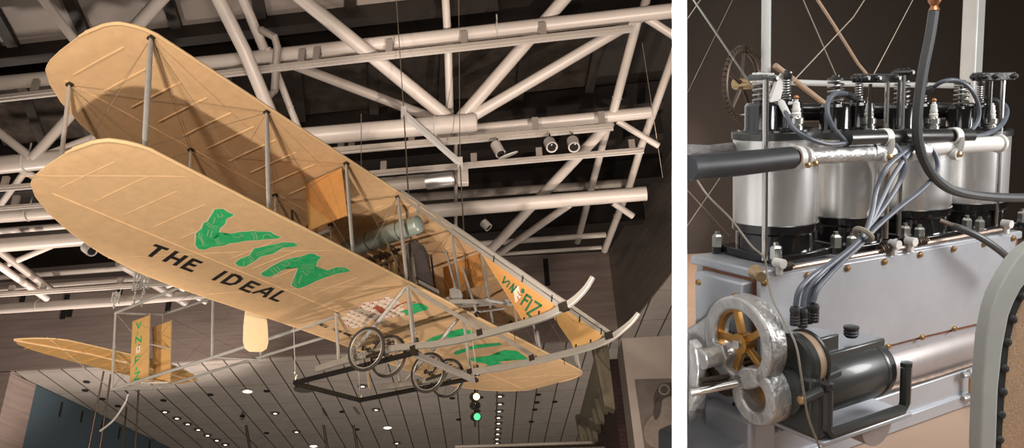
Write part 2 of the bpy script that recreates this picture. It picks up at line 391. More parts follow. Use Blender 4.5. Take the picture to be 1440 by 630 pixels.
PT['N_OUT']=[(-0.927,-1.943),(-0.857,-1.952),(-0.754,-1.979),(-0.572,-2.001),(-0.446,-1.975),(-0.367,-1.944),(-0.264,-1.941),(-0.232,-1.892),(-0.245,-1.844),(-0.226,-1.798),(-0.314,-1.757),(-0.422,-1.654),(-0.506,-1.605),(-0.607,-1.513),(-0.486,-1.499),(-0.403,-1.495),(-0.277,-1.49),(-0.218,-1.428),(-0.229,-1.31),(-0.299,-1.327),(-0.382,-1.359),(-0.528,-1.37),(-0.687,-1.365),(-0.838,-1.348),(-0.926,-1.365),(-0.909,-1.487),(-0.785,-1.59),(-0.571,-1.758),(-0.439,-1.836),(-0.531,-1.878),(-0.698,-1.837),(-0.879,-1.807),(-0.939,-1.815),(-0.957,-1.891)]
PT['S0']=[(-0.329,-3.149),(-0.372,-3.088),(-0.326,-3.084),(-0.292,-3.133)]
PT['S1']=[(-0.538,-3.082),(-0.568,-3.004),(-0.556,-2.926)]
PT['S2']=[(-0.509,-3.096),(-0.529,-3.022),(-0.522,-2.946)]
PT['S3']=[(-0.712,-2.994),(-0.779,-2.949),(-0.817,-2.873),(-0.878,-2.794),(-0.842,-2.758)]
PT['S4']=[(-0.719,-2.957),(-0.776,-2.923),(-0.832,-2.818)]
PT['S5']=[(-0.707,-2.808),(-0.757,-2.718),(-0.738,-2.675)]
PT['S6']=[(-0.68,-2.804),(-0.726,-2.724),(-0.699,-2.682)]
PT['S7']=[(-0.549,-2.739),(-0.53,-2.675),(-0.465,-2.678),(-0.462,-2.734)]
PT['S8']=[(-0.362,-2.679),(-0.403,-2.593),(-0.458,-2.546)]
PT['S9']=[(-0.337,-2.663),(-0.38,-2.579),(-0.428,-2.534)]
PT['S10']=[(-0.391,-2.497),(-0.318,-2.553),(-0.264,-2.545),(-0.281,-2.494),(-0.276,-2.465)]
PT['S11']=[(-0.611,-2.982),(-0.712,-2.904)]
PT['S12']=[(-0.597,-2.946),(-0.715,-2.861)]
PT['S13']=[(-0.397,-3.112),(-0.493,-3.038)]
PT['S14']=[(-0.755,-2.312),(-0.79,-2.23),(-0.838,-2.203)]
PT['S15']=[(-0.725,-2.317),(-0.752,-2.243),(-0.802,-2.206)]
PT['S16']=[(-0.856,-2.274),(-0.902,-2.216),(-0.938,-2.201)]
PT['S17']=[(-0.648,-2.313),(-0.513,-2.299),(-0.369,-2.273)]
PT['S18']=[(-0.684,-2.274),(-0.526,-2.262),(-0.336,-2.264)]
PT['S19']=[(-0.412,-2.318),(-0.346,-2.299),(-0.281,-2.256)]
PT['S20']=[(-0.798,-1.944),(-0.827,-1.864),(-0.855,-1.809)]
PT['S21']=[(-0.75,-1.948),(-0.779,-1.869),(-0.806,-1.814)]
PT['S22']=[(-0.703,-1.952),(-0.731,-1.873),(-0.764,-1.825)]
PT['S23']=[(-0.632,-1.958),(-0.636,-1.882),(-0.571,-1.894),(-0.551,-1.953),(-0.591,-1.968)]
PT['S24']=[(-0.51,-1.963),(-0.483,-1.908),(-0.378,-1.93)]
PT['S25']=[(-0.524,-1.763),(-0.479,-1.688),(-0.415,-1.675)]
PT['S26']=[(-0.554,-1.74),(-0.517,-1.656),(-0.458,-1.637)]
PT['S27']=[(-0.51,-1.803),(-0.454,-1.743),(-0.383,-1.712)]
PT['S28']=[(-0.593,-1.67),(-0.628,-1.565),(-0.554,-1.6),(-0.552,-1.654)]
PT['S29']=[(-0.747,-1.607),(-0.865,-1.499),(-0.896,-1.412)]
PT['S30']=[(-0.65,-1.617),(-0.83,-1.461)]
PT['S31']=[(-0.586,-1.433),(-0.537,-1.438),(-0.518,-1.487)]
PT['S32']=[(-0.463,-1.474),(-0.453,-1.406),(-0.381,-1.415)]
PT['S33']=[(-0.327,-1.414),(-0.267,-1.435),(-0.25,-1.388),(-0.298,-1.355)]
PT['S34']=[(-0.332,-1.475),(-0.382,-1.387)]
PT['F2']=[(-0.913,1.174),(-0.756,1.121),(-0.58,1.129),(-0.441,1.128),(-0.299,1.152),(-0.248,1.328),(-0.287,1.592),(-0.321,1.515),(-0.33,1.365),(-0.453,1.305),(-0.499,1.51),(-0.565,1.551),(-0.631,1.396),(-0.603,1.274),(-0.678,1.217),(-0.824,1.286),(-0.913,1.297)]
PT['I2']=[(-0.887,1.885),(-0.828,1.842),(-0.693,1.86),(-0.521,1.849),(-0.401,1.924),(-0.221,2.038),(-0.228,2.142),(-0.373,2.089),(-0.502,2.026),(-0.636,1.971),(-0.811,1.983),(-0.911,1.974)]
PT['Z2']=[(-0.892,2.325),(-0.826,2.287),(-0.602,2.413),(-0.428,2.556),(-0.365,2.596),(-0.405,2.384),(-0.323,2.369),(-0.213,2.549),(-0.278,3.112),(-0.385,2.947),(-0.58,2.675),(-0.673,2.612),(-0.726,2.628),(-0.653,2.766),(-0.658,2.89),(-0.752,2.942),(-0.871,2.917),(-0.885,2.809),(-0.815,2.726),(-0.842,2.604),(-0.886,2.459)]
PT['GR']=[(-1.295,-0.099),(-1.089,-0.34),(-0.981,-0.424),(-0.858,-0.406),(-0.784,-0.483),(-0.668,-0.529),(-0.58,-0.488),(-0.514,-0.433),(-0.417,-0.421),(-0.314,-0.344),(-0.396,-0.079),(-0.519,0.155),(-0.717,0.141),(-0.829,0.142),(-0.957,0.012),(-1.089,0.056),(-1.218,0.039)]
PT['LEAF']=[(-0.289,-0.078),(-0.199,0.024),(-0.192,0.154),(-0.224,0.222),(-0.268,0.247),(-0.309,0.187),(-0.349,0.225),(-0.475,0.25),(-0.552,0.203),(-0.506,0.127),(-0.539,0.038),(-0.446,0.07),(-0.384,0.059)]
PT['STEM']=[(-0.542,-0.082),(-0.41,-0.135),(-0.295,-0.146),(-0.217,-0.057)]
PT['FLAME']=[(-0.676,-0.298),(-0.602,-0.315),(-0.609,-0.139),(-0.629,-0.057),(-0.723,-0.04),(-0.719,-0.12)]
PT['P0']=[(1.258,-0.346),(1.219,-0.411),(1.302,-0.419)]
PT['P1']=[(1.306,-0.434),(1.254,-0.477)]
PT['P2']=[(1.281,-0.514),(1.342,-0.471),(1.303,-0.558),(1.375,-0.507)]
PT['P3']=[(1.519,-0.698),(1.471,-0.642),(1.382,-0.73)]
PT['P4']=[(1.436,-0.683),(1.474,-0.722)]
PT['P5']=[(1.526,-0.713),(1.425,-0.813)]
PT['P6']=[(1.547,-0.743),(1.614,-0.815),(1.44,-0.847),(1.48,-0.909)]
PT['P7']=[(1.37,-0.548),(1.403,-0.599),(1.352,-0.648),(1.333,-0.601)]
PT['P8']=[(1.459,-0.592)]
PT['P9']=[(1.439,-0.552),(1.396,-0.596),(1.42,-0.618)]
LW = low
for nm, key, sk in (('letter_v', 'V_OUT', range(0, 14)), ('letter_i', 'I_OUT', range(14, 20)), ('letter_n', 'N_OUT', range(20, 35)), ('letter_f', 'F2', ()), ('letter_i', 'I2', ()), ('letter_z', 'Z2', ())):
    P = PT[key]
    l = decal(nm, [P], 'green', LW, e=.004)
    if len(sk):
        o = offset_poly(P, .014); decal('letter_outline', [o], 'cream', l, e=.0032)
        decal('brush_stroke', [q for k in sk for q in stroke(PT['S%d' % k], .010)], 'lightgreen', l, e=.0046)
# THE IDEAL, slanted the way the cloth carries it
LT = []
w_ = .047
LT.append(('letter_t', [[(-1.175, -3.125), (-1.163, -2.965)], [(-1.18, -3.045), (-1.385, -2.995)]]))
LT.append(('letter_h', [[(-1.132, -2.883), (-1.374, -2.831)], [(-1.141, -2.756), (-1.372, -2.702)], [(-1.255, -2.858), (-1.255, -2.73)]]))
LT.append(('letter_e', [[(-1.137, -2.66), (-1.375, -2.608)], [(-1.158, -2.66), (-1.155, -2.540)], [(-1.252, -2.637), (-1.249, -2.535)], [(-1.352, -2.61), (-1.352, -2.478)]]))
LT.append(('letter_i', [[(-1.129, -2.236), (-1.368, -2.19)]]))
LT.append(('letter_d', [[(-1.125, -2.133), (-1.362, -2.075)], [(-1.137, -2.128), (-1.133, -2.06), (-1.16, -2.0), (-1.22, -1.972), (-1.28, -1.965), (-1.325, -1.99), (-1.342, -2.075)]]))
LT.append(('letter_e', [[(-1.112, -1.871), (-1.348, -1.819)], [(-1.133, -1.871), (-1.133, -1.735)], [(-1.228, -1.852), (-1.228, -1.733)], [(-1.325, -1.82), (-1.325, -1.685)]]))
LT.append(('letter_a', [[(-1.095, -1.59), (-1.325, -1.655)], [(-1.095, -1.58), (-1.32, -1.478)], [(-1.24, -1.62), (-1.24, -1.53)]]))
LT.append(('letter_l', [[(-1.07, -1.446), (-1.31, -1.399)], [(-1.288, -1.40), (-1.288, -1.275)]]))
for nm, st in LT: decal(nm, [q for s_ in st for q in stroke(s_, w_)], 'ink', LW, e=.0035)
# GRAPE DRINK, faded, under the right wing
GL = {'G': [[(.22, .85), (0, 1), (0, 0), (.5 * 0, 0)]], }
def blk(ch):
    D = {'G': [[(1, .9), (.6, 1), (.1, .8), (0, .4), (.2, .05), (.7, 0), (1, .2), (1, .45), (.6, .45)]], 'R': [[(0, 0), (0, 1), (.8, .95), (.9, .6), (0, .5)], [(.4, .5), (1, 0)]],
         'A': [[(0, 0), (.5, 1), (1, 0)], [(.2, .35), (.8, .35)]], 'P': [[(0, 0), (0, 1), (.8, .95), (.9, .6), (0, .48)]], 'E': [[(1, 0), (0, 0), (0, 1), (1, 1)], [(0, .5), (.8, .5)]],
         'D': [[(0, 0), (0, 1), (.6, .95), (1, .5), (.6, .05), (0, 0)]], 'I': [[(.5, 0), (.5, 1)]], 'N': [[(0, 0), (0, 1), (1, 0), (1, 1)]], 'K': [[(0, 0), (0, 1)], [(1, 1), (.05, .45), (1, 0)]],
         'T': [[(0, 1), (1, 1)], [(.5, 1), (.5, 0)]], 'M': [[(0, 0), (.1, 1), (.5, .3), (.9, 1), (1, 0)]], 'V': [[(0, 1), (.5, 0), (1, 1)]], 'F': [[(0, 0), (0, 1), (1, 1)], [(0, .5), (.8, .5)]], 'Z': [[(0, 1), (1, 1), (0, 0), (1, 0)]], '.': [[(0, 0), (.15, 0)]], 'O': [[(.5, 1), (0, .5), (.5, 0), (1, .5), (.5, 1)]], 'S': [[(1, .9), (.3, 1), (0, .75), (1, .3), (.7, 0), (0, .1)]]}
    return D[ch]
def text(nm, s_, y0, xb, h, wd, gap, sw, m, e=.0035):
    y = y0
    for ch in s_:
        if ch == ' ': y += wd * .8; continue
        cw = wd * (.35 if ch in '.I' else 1)
        decal(nm + '_' + ('dot' if ch == '.' else ch.lower()), [q for st in blk(ch) for q in stroke([(xb + b * h - .0 * a, y + a * cw) for a, b in st], sw)], m, LW, e=e)
        y += cw + gap
text('letter', 'GRAPE', .62, -1.38, .20, .115, .07, .035, 'faded')
text('letter', 'DRINK', 1.72, -1.36, .20, .125, .08, .035, 'faded')
text('small_letter', 'REG.', -.40, -1.44, .055, .032, .018, .012, 'ink')
text('small_letter', 'TRADE MARK', -.17, -1.43, .05, .026, .014, .011, 'ink')
# grape bunch painted on the cloth
gp = PT['GR']
def inside(x, y, P):
    c = False
    for i in range(len(P)):
        (x1, y1), (x2, y2) = P[i - 1], P[i]
        if (y1 > y) != (y2 > y) and x < (x2 - x1) * (y - y1) / (y2 - y1) + x1: c = not c
    return c
def ell(x, y, a, b, n=14): return [(x + a * math.cos(2 * PI * k / n), y + b * math.sin(2 * PI * k / n)) for k in range(n)]
gb = decal('grape_bunch', [gp], 'grapebase', LW, e=.0030)
kk = 0
for i in range(12):
    for j in range(9):
        x = -1.28 + i * .088; y = -.50 + j * .092 + (i % 2) * .046
        if inside(x, y, gp):
            kk += 1
            decal('grape', [ell(x, y, .046, .044)], 'grape', gb, e=.0033 + .0004 * (kk % 5))
            sh = [(x - .026 + .011 * math.cos(t) - .3 * (.024 * math.sin(t)), y - .004 + .024 * math.sin(t)) for t in [k * PI / 4 for k in range(8)]]
            if (i * 3 + j) % 4 == 0: continue
            decal('grape_shade', [sh], 'red', gb, e=.0056)
decal('leaf', [PT['LEAF']], 'green', gb, e=.006)
decal('stem', stroke(PT['STEM'], .028), 'red', gb, e=.0065)
decal('ribbon', [PT['FLAME']], 'red', gb, e=.0065)

# ---- struts between the wings
for i, y in enumerate(YS):
    for x, r in ((0, .026), (-1.046, .020)):
        dz = .034 if x < 0 else 0
        st = MB().tube([(x, y, .015 + dz), (x, y, .12), (x, y, .6), (x, y, G - .12), (x, y, G - .02 + dz)], [r * .6, r, r * 1.15, r, r * .6], 10, flat=.62).build('interplane_strut', 'strut', plane)
        for z in (.02 + dz * .7, G - .025 + dz * .6):
            MB().box((x, y, z), (.05, .05, .022)).build('strut_fitting', 'engdark', st)
wn = 0
def wire(a, b, r=.0022, m='wire'):
    MB().tube([a, b], r, 5).build('rigging_wire', m, plane)
for x in (0, -1.046):
    for a, b in zip(YS, YS[1:]):
        wire((x, a, .03), (x, b, G - .03)); wire((x, a, G - .03), (x, b, .03))
for y in YS:
    wire((0, y, .03), (-1.046, y, G - .03)); wire((0, y, G - .03), (-1.046, y, .03))
for a, b in zip(YS[:4], YS[1:5]):
    wire((0, a, G - .035), (-1.046, b, G - .035)); wire((-1.046, a, G - .035), (0, b, G - .035))
# trailing beam shadows are left to the light; the rear spars show as slight ridges
for z0, wg in ((0, low), (G, upw)):
    MB().tube([(-1.046, y, und(-1.046, z0, -.002)) for y in (-4.3, -2, 0, 2, 4.3)], .012, 6).build('rear_spar', 'fabric', wg)
# ---- orange cloth side curtains between the wings
def sheet(nm, poly_xz, y, m, par=plane, t=.008):
    return MB().prism([(a, y - t / 2, b) for a, b in poly_xz], (0, t, 0)).build(nm, m, par)
c1 = sheet('side_curtain', [(-.589, 1.165), (-.07, 1.165), (-.035, .53), (-.58, .535)], -1.555, 'fabric2')
sheet('curtain_flap', [(-.575, .95), (-.525, .85), (-.26, .537), (-.575, .537)], -1.565, 'fabric3', c1)
c2 = sheet('side_curtain', [(-.669, 1.165), (-.05, 1.16), (-.05, .683), (-.69, .711)], 1.50, 'fabric2')
# ---- fuel tank
tk = MB().lathe((-1.12, -.2, 1.00), (1.20, 0, -.07), [(0, 0), (.01, .06), (.03, .10), (.06, .117), (1.14, .117), (1.17, .10), (1.19, .06), (1.2, 0)], 32).build('fuel_tank', 'tank', plane)
for x in (-.72, -.25): MB().torus((x, -.2, 1.00 - (x + 1.12) * .058), (1.2, 0, -.07), .118, .006, 32, 6).build('tank_band', 'engdark', tk)
MB().tube([(.04, -.2, 1.02), (.06, -.2, 1.22)], .018, 8).build('filler_neck', 'tank', tk)
MB().tube([(-.12, -.2, 1.04), (-.12, -.2, 1.18)], .015, 8).build('tank_hanger', 'tank', tk)
MB().tube([(-.45, -.2, .86), (-.45, -.2, .72), (-.5, -.25, .62)], .014, 8).build('drain_pipe', 'steel', tk)
# ---- engine of the aircraft
MB().box((-.55, -.30, .16), (.72, .20, .26)).build('crankcase', 'bronze', plane, bevel=.02)
for i in range(4):
    x = -.80 + .165 * i; c = MB().lathe((x, -.30, .29), (0, 0, 1), [(0, .07), (.03, .07), (.04, .06), (.24, .06), (.25, .065), (.27, .065), (.28, .05)], 20).build('engine_cylinder', 'bronze', plane)
    MB().lathe((x - .03, -.30, .57), (0, 0, 1), [(0, .026), (.05, .026), (.06, .01), (.12, .01)], 12).build('valve_dome', 'engdark', c)
    MB().lathe((x + .03, -.30, .57), (0, 0, 1), [(0, .026), (.05, .026), (.06, .01), (.10, .01)], 12).build('valve_dome', 'engdark', c)
    MB().bar((x, -.40, .69), (x, -.28, .70), .02, .03).build('rocker_arm', 'steel', c)
MB().tube([(-.86, -.40, .50), (-.26, -.40, .47)], .018, 8).build('intake_manifold', 'steel', plane)
MB().tube([(-.86, -.41, .60), (-.3, -.41, .58)], .013, 8).build('ignition_conduit', 'engdark', plane)
MB().tube([(-.34, -.42, .62), (-.26, -.42, .55), (-.2, -.42, .38), (-.22, -.42, .22)], .016, 8).build('water_hose', 'bronze', plane)
MB().tube([(-.88, -.24, .72), (-.26, -.24, .67)], .02, 8).build('water_pipe', 'engdark', plane)
# ---- radiator
rad = MB().prism([(-.10, -.215, .19), (-.10, -.215, .70), (-.10, -.10, .80), (-.10, .10, .77), (-.10, .19, .68), (-.10, .185, .19)], (-.08, 0, 0)).build('radiator', 'radcore', plane)
MB().bar((-.095, -.235, .17), (-.095, -.235, .50), .035, .035).build('radiator_frame', 'rail', rad)
MB().bar((-.08, -.24, .155), (-.08, .215, .155), .09, .05).build('radiator_base', 'rail', rad)
MB().bar((-.08, .2, .18), (-.08, .2, .69), .02, .02).build('radiator_frame', 'black', rad)
MB().tube([(-.095, -.215, .70), (-.095, .19, .68)], .006, 6).build('radiator_seam', 'steel', rad)
MB().lathe((-.14, -.02, .78), (0, 0, 1), [(0, .03), (.05, .03), (.06, .02)], 12).build('radiator_cap', 'copper', rad)
# ---- pilot's controls: levers, sectors, foot rest
for (a, b) in (((.033, .783), (.12, .0)), ((.244, .45), (.35, -.22))):
    lv = MB().tube([(a[0], .4, a[1]), (a[0] * .6 + b[0] * .4, .4, a[1] * .6 + b[1] * .4), (b[0], .4, b[1])], [.02, .022, .026], 8, flat=.6).build('control_lever', 'strut', plane)
    MB().ball((b[0], .4, b[1]), .035, 10, 6).build('lever_pivot', 'engdark', lv)
sg = MB().lathe((.09, .36, .10), (0, 1, 0), [(0, .06), (.02, .06), (.02, .10), (.035, .10), (.035, .05)], 20).build('control_sector', 'strut', plane)
MB().lathe((.14, .34, -.02), (0, 1, 0), [(0, .05), (.03, .05), (.03, .02), (.07, .02)], 16).build('chain_wheel', 'steel', plane)
MB().box((.05, .42, .20), (.10, .03, .09)).build('lever_bracket', 'strut', plane, bevel=.008)
MB().bar((.02, .3, .03), (.60, .3, -.16), .035, .045).build('foot_rail', 'strut', plane)
MB().bar((.02, .58, .05), (.72, .58, -.12), .035, .045).build('foot_rail', 'strut', plane)
MB().tube([(.60, .22, -.165), (.72, .75, -.12)], .022, 8).build('foot_bar', 'strut', plane)
MB().tube([(.72, .70, -.13), (.72, .70, -.36)], .018, 8).build('foot_post', 'tanwood', plane)
MB().tube([(.0, .55, .05), (.04, .8, .02), (.5, .9, -.04)], .018, 8).build('seat_rail', 'strut', plane)
st_ = MB().box((-.15, .45, .06), (.42, .40, .035)).build('pilot_seat', 'tanwood', plane, bevel=.01)
MB().box((-.36, .45, .25), (.03, .40, .34)).build('seat_back', 'tanwood', st_, bevel=.01)
# ---- skids: flat rails that sweep up at the nose
def sweep(pts, wdt, hgt, y):
    n = len(pts); vs = []
    for i, (x, z) in enumerate(pts):
        a = V((*pts[max(i - 1, 0)], 0)); b = V((*pts[min(i + 1, n - 1)], 0)); t = (b - a).normalized(); nn = V((-t.y, t.x, 0))
        h = hgt[i] if isinstance(hgt, list) else hgt
        for sx, sy in ((-1, -1), (1, -1), (1, 1), (-1, 1)): vs.append((x + nn.x * h / 2 * sy, y + sx * wdt / 2, z + nn.y * h / 2 * sy))
    fs = [(i * 4 + k, i * 4 + (k + 1) % 4, (i + 1) * 4 + (k + 1) % 4, (i + 1) * 4 + k) for i in range(n - 1) for k in range(4)] + [(0, 1, 2, 3), tuple(range(n * 4 - 4, n * 4))[::-1]]
    return MB().add(vs, fs)
S1 = [(-1.38, -.625), (-.97, -.645), (-.55, -.675), (-.2, -.72), (0, -.765), (.4, -.85), (.88, -.905), (1.2, -.93), (1.45, -.945), (1.65, -.945), (1.8, -.925), (1.96, -.885), (2.07, -.835), (2.16, -.775), (2.235, -.70)]
S2 = [(-1.38, -.60), (-1.08, -.66), (-.54, -.735), (-.2, -.77), (0, -.80), (.38, -.86), (.82, -.915), (1.1, -.94), (1.33, -.955), (1.6, -.965), (1.79, -.955), (1.93, -.925), (2.04, -.885), (2.16, -.83), (2.26, -.76)]
def fine(P): return [(p.x, p.y) for p in smoothp([V((a, b, 0)) for a, b in P], 5)]
for P, y in ((S1, -.555), (S2, .673)):
    Q = fine(P); n = len(Q); hs = [.075 if q[0] < 1.9 else .075 - .035 * (q[0] - 1.9) / .36 for q in Q]
    sk = sweep(Q, .05, hs, y).build('skid', 'rail', plane, bevel=.006)
    MB().box((1.86, y, -.915), (.10, .06, .085)).build('skid_clamp', 'engdark', sk)
    for x in (0, .86): MB().box((x, y, -.80 if x == 0 else -.88), (.07, .065, .07)).build('skid_clamp', 'engdark', sk)
for y in (YS[3], YS[4]):
    zz = -.76
    MB().tube([(0, y, -.02), (0, y, -.4), (0, y, zz)], [.022, .030, .022], 10, flat=.7).build('skid_strut', 'strut', plane)
    MB().tube([(-.02, y, -.03), (-.5, y, -.36), (-.97, y, -.64)], [.022, .030, .022], 10, flat=.7).build('skid_strut', 'strut', plane)
    MB().tube([(-1.046, y, -.02), (-1.046, y, -.62)], .024, 10, flat=.7).build('skid_strut', 'strut', plane)
    MB().bar((.02, y, -.03), (.90, y, -.88), .045, .055, up=(0, 1, 0)).build('skid_brace', 'rail', plane)
    d = .028
    for s_ in (-1, 1):
        MB().bar((.03 + s_ * .020, y, 1.235 + s_ * .017), (1.86 + s_ * .020, y, -.90 + s_ * .017), .04, .026, up=(0, 1, 0)).build('nose_brace', 'rail', plane)
for y in (YS[3], YS[4]):
    for x in (1.25, 1.75): MB().tube([(x, y, -.99), (x, y + .0, -1.08)], .004, 5).build('skid_eyelet', 'engdark', plane)
# front supports below the leading edge that show beyond the panels
for y in (YS[6], YS[7]):
    MB().tube([(.03, y, -.01), (.03, y, .30)], .03, 8).build('strut_sleeve', 'strut', plane)
# ---- blinker panels on the nose braces
pa = sheet('blinker_panel', [(1.0, .07), (1.775, -.825), (1.70, -.905), (1.573, -.925), (1.385, -.925)], -.555, 'fabric2')
MB().tube([(1.0, -.555, .07), (1.385, -.555, -.925)], .006, 6).build('panel_edge', 'fabric3', pa)
for x, z in ((1.16, -.12), (1.46, -.47), (1.75, -.80), (1.57, -.92), (1.39, -.93)):
    MB().bar((x - .01, -.565, z - .02), (x + .012, -.565, z + .05), .02, .012).build('panel_clip', 'engdark', pa)
def ptxt(nm, sts, m, w): 
    mb = MB()
    for s_ in sts:
        for q in stroke(s_, w): mb.add([(a, -.5615, b) for a, b in q], [(0, 1, 2, 3)])
    mb.build(nm, m, pa)
for nm, k in (('letter_v', (0,)), ('letter_i', (1,)), ('letter_n', (2,)), ('letter_f', (3, 4)), ('letter_i', (5,)), ('letter_z', (6,))):
    big = nm in ('letter_f', 'letter_z') or k == (5,)
    ptxt(nm, [PT['P%d' % i] for i in k], 'darkgreen', .026 if big else .02)
mb = MB()
for x, z in [(1.335 + .018 * i, -.56 - .028 * j + .012 * i) for i in range(4) for j in range(5)]:
    mb.add([(a, -.5612, b) for a, b in ell(x, z, .012, .014, 10)], [tuple(range(10))])
mb.build('grape_bunch', 'grape', pa)
mb = MB(); mb.add([(a, -.562, b) for a, b in ell(1.435, -.585, .022, .03, 10)], [tuple(range(10))]); mb.build('leaf', 'darkgreen', pa)
mb = MB(); [mb.add([(a, -.5622, b) for a, b in q], [(0, 1, 2, 3)]) for q in stroke([(1.375, -.57), (1.39, -.62), (1.42, -.63)], .010) + stroke([(1.36, -.62), (1.375, -.67)], .010)]; mb.build('stem', 'red', pa)
pb = sheet('blinker_panel', [(1.0, .05), (1.80, -.87), (1.72, -.92), (1.62, -.93), (1.42, -.94)], .673, 'fabric3')
for x, z in ((1.25, -.26), (1.55, -.62), (1.78, -.85), (1.62, -.94), (1.43, -.94)):
    MB().bar((x - .01, .66, z - .02), (x + .012, .66, z + .05), .02, .012).build('panel_clip', 'engdark', pb)
MB().tube([(1.28, .66, -.33), (1.45, .66, -.60), (1.62, .66, -.72), (1.78, .66, -.86)], .005, 6).build('panel_edge', 'edge', pb)
# ---- wheels, a pair on either side of each skid
def make_wheel(c):
    r = empty('landing_wheel', Matrix()); r.parent = plane; r.location = c
    MB().torus((0, 0, 0), (0, 1, 0), .238, .018, 48, 10).build('tyre', 'tyre', r)
    MB().torus((0, 0, 0), (0, 1, 0), .216, .008, 48, 8, flat=1.6).build('rim', 'rail', r)
    MB().lathe((0, -.06, 0), (0, 1, 0), [(0, .014), (.01, .03), (.02, .016), (.10, .016), (.11, .03), (.12, .014)], 14).build('hub', 'engdark', r)
    mb = MB()
    for k in range(28):
        a = 2 * PI * k / 28; b = a + (.5 if k % 2 else -.5); s_ = .045 * (1 if (k // 2) % 2 else -1)
        mb.tube([(.024 * math.cos(b), s_, .024 * math.sin(b)), (.212 * math.cos(a), 0, .212 * math.sin(a))], .0016, 4)
    mb.build('spokes', 'steel', r)
    return r
w0 = None
for c in ((-.468, -.80, -.712), (-.50, -.33, -.675), (-.457, .43, -.724), (-.47, .90, -.69)):
    w0 = make_wheel(c)
for ya, yb, z in ((-.84, -.29, -.695), (.39, .94, -.707)):
    ax_ = MB().tube([(-.485, ya, z), (-.485, yb, z)], .014, 10).build('axle', 'steel', plane)
    MB().tube([(-.60, (ya + yb) / 2 + .04, z - .02), (-.36, (ya + yb) / 2 + .04, z - .02)], .022, 8).build('shock_cord', 'engdark', ax_)
    MB().tube([(-.60, (ya + yb) / 2 - .06, z - .03), (-.36, (ya + yb) / 2 - .06, z - .03)], .018, 8).build('shock_cord', 'engdark', ax_)
# ---- propellers behind the wings
def blade(root, s_, pitch):
    mb = MB(); vs = []
    prof = [(.06, .03, .03), (.2, .045, .02), (.4, .085, .014), (.6, .12, .011), (.8, .14, .009), (1.0, .145, .008), (1.08, .125, .007), (1.12, .07, .005)]
    for z, hw, t in prof:
        a = pitch * (1.25 - .35 * z)
        dx = V((math.sin(a), math.cos(a), 0)); nn = V((math.cos(a), -math.sin(a), 0))
        for p, q in ((-1, 0), (-.4, 1), (.5, 1), (1, 0), (.5, -1), (-.4, -1)):
            v = dx * (p * hw) * s_ + nn * (q * t); vs.append((v.x, v.y, z * s_))
    fs = [(i * 6 + k, i * 6 + (k + 1) % 6, (i + 1) * 6 + (k + 1) % 6, (i + 1) * 6 + k) for i in range(len(prof) - 1) for k in range(6)] + [tuple(range(6)), tuple(range(42, 48))[::-1]]
    mb.add(vs, fs); mb.build('propeller_blade', 'prop', root)
for y, pt in ((-1.03, .75), (1.15, -.55)):
    pr_ = empty('propeller', Matrix()); pr_.parent = plane; pr_.location = (-1.87, y, .75)
    blade(pr_, 1, pt); blade(pr_, -1, pt)
    MB().lathe((-.04, 0, 0), (1, 0, 0), [(0, .03), (0, .06), (.08, .06), (.08, .03)], 16).build('propeller_hub', 'prop', pr_)
    sh = MB().tube([(-1.0, y, .75), (-1.92, y, .75)], .022, 10).build('propeller_shaft', 'steel', plane)
    for z in (.05, G - .03):
        MB().tube([(-1.25, y, .75), (-1.1, y - .18, z)], .016, 8).build('shaft_strut', 'engdark', plane)
        MB().tube([(-1.25, y, .75), (-1.1, y + .18, z)], .016, 8).build('shaft_strut', 'engdark', plane)
    cy = -.30 if y < 0 else -.28
    MB().torus((-1.02, y, .75), (1, 0, 0), .10, .012, 24, 6).build('sprocket', 'engdark', plane)
# ---- tail
TP = {'nu': (-5.29, -.3, 1.478), 'nl': (-5.25, -.3, .278), 'fu': (-5.29, .556, 1.69), 'fl': (-5.27, .556, .487)}
MB().tube([(-1.05, -.5, G - .04), (-3.2, -.4, 1.34), TP['nu']], .022, 8).build('tail_boom', 'strut', plane)
MB().tube([(-1.05, -.5, -.03), (-3.2, -.4, .115), TP['nl']], .022, 8).build('tail_boom', 'strut', plane)
MB().tube([(-1.2, .2, G - .02), TP['fu']], .020, 8).build('tail_boom', 'strut', plane)
MB().tube([(-1.3, .05, .02), TP['fl']], .020, 8).build('tail_boom', 'strut', plane)
for a, b in (('nu', 'nl'), ('nu', 'fu'), ('nl', 'fl')): MB().tube([TP[a], TP[b]], .018, 8).build('tail_post', 'strut', plane)
MB().tube([(-5.28, .556, 1.69), (-5.27, .556, .487)], .010, 8).build('tail_post', 'strut', plane)
MB().tube([(-5.1, -.29, .262), (-5.1, .50, .46)], .014, 8).build('tail_post', 'strut', plane)
for x in (-3.22,): MB().tube([(x, -.398, 1.335), (x, -.398, .12)], .022, 8, flat=.7).build('boom_spacer', 'strut', plane)
MB().tube([(-3.05, .33, 1.43), (-3.05, .32, .20)], .018, 8, flat=.7).build('boom_spacer', 'strut', plane)
MB().tube([(-3.22, -.398, .12), (-3.05, .32, .20)], .012, 8, flat=.7).build('boom_spacer', 'strut', plane)
for a, b in (((-1.05, -.5, G), (-3.22, -.398, .12)), ((-1.05, -.5, 0), (-3.22, -.398, 1.33)), ((-3.22, -.398, 1.33), TP['nl']), ((-3.22, -.398, .12), TP['nu']), ((-3.05, .33, 1.43), TP['fl']), ((-3.05, .32, .2), TP['fu']), (TP['nu'], (-4.9, .5, .45)), (TP['nl'], TP['fu']), ((-3.22, -.4, 1.3), TP['fu']), ((-3.05, .32, .2), TP['nl']), ((-1.2, .2, G), (-3.05, .32, .2)), ((-1.3, .05, 0), (-3.05, .33, 1.43)), ((-5.0, -1.0, .93), TP['nu']), ((-5.5, -1.2, .93), TP['nl'])): wire(a, b, .0025)
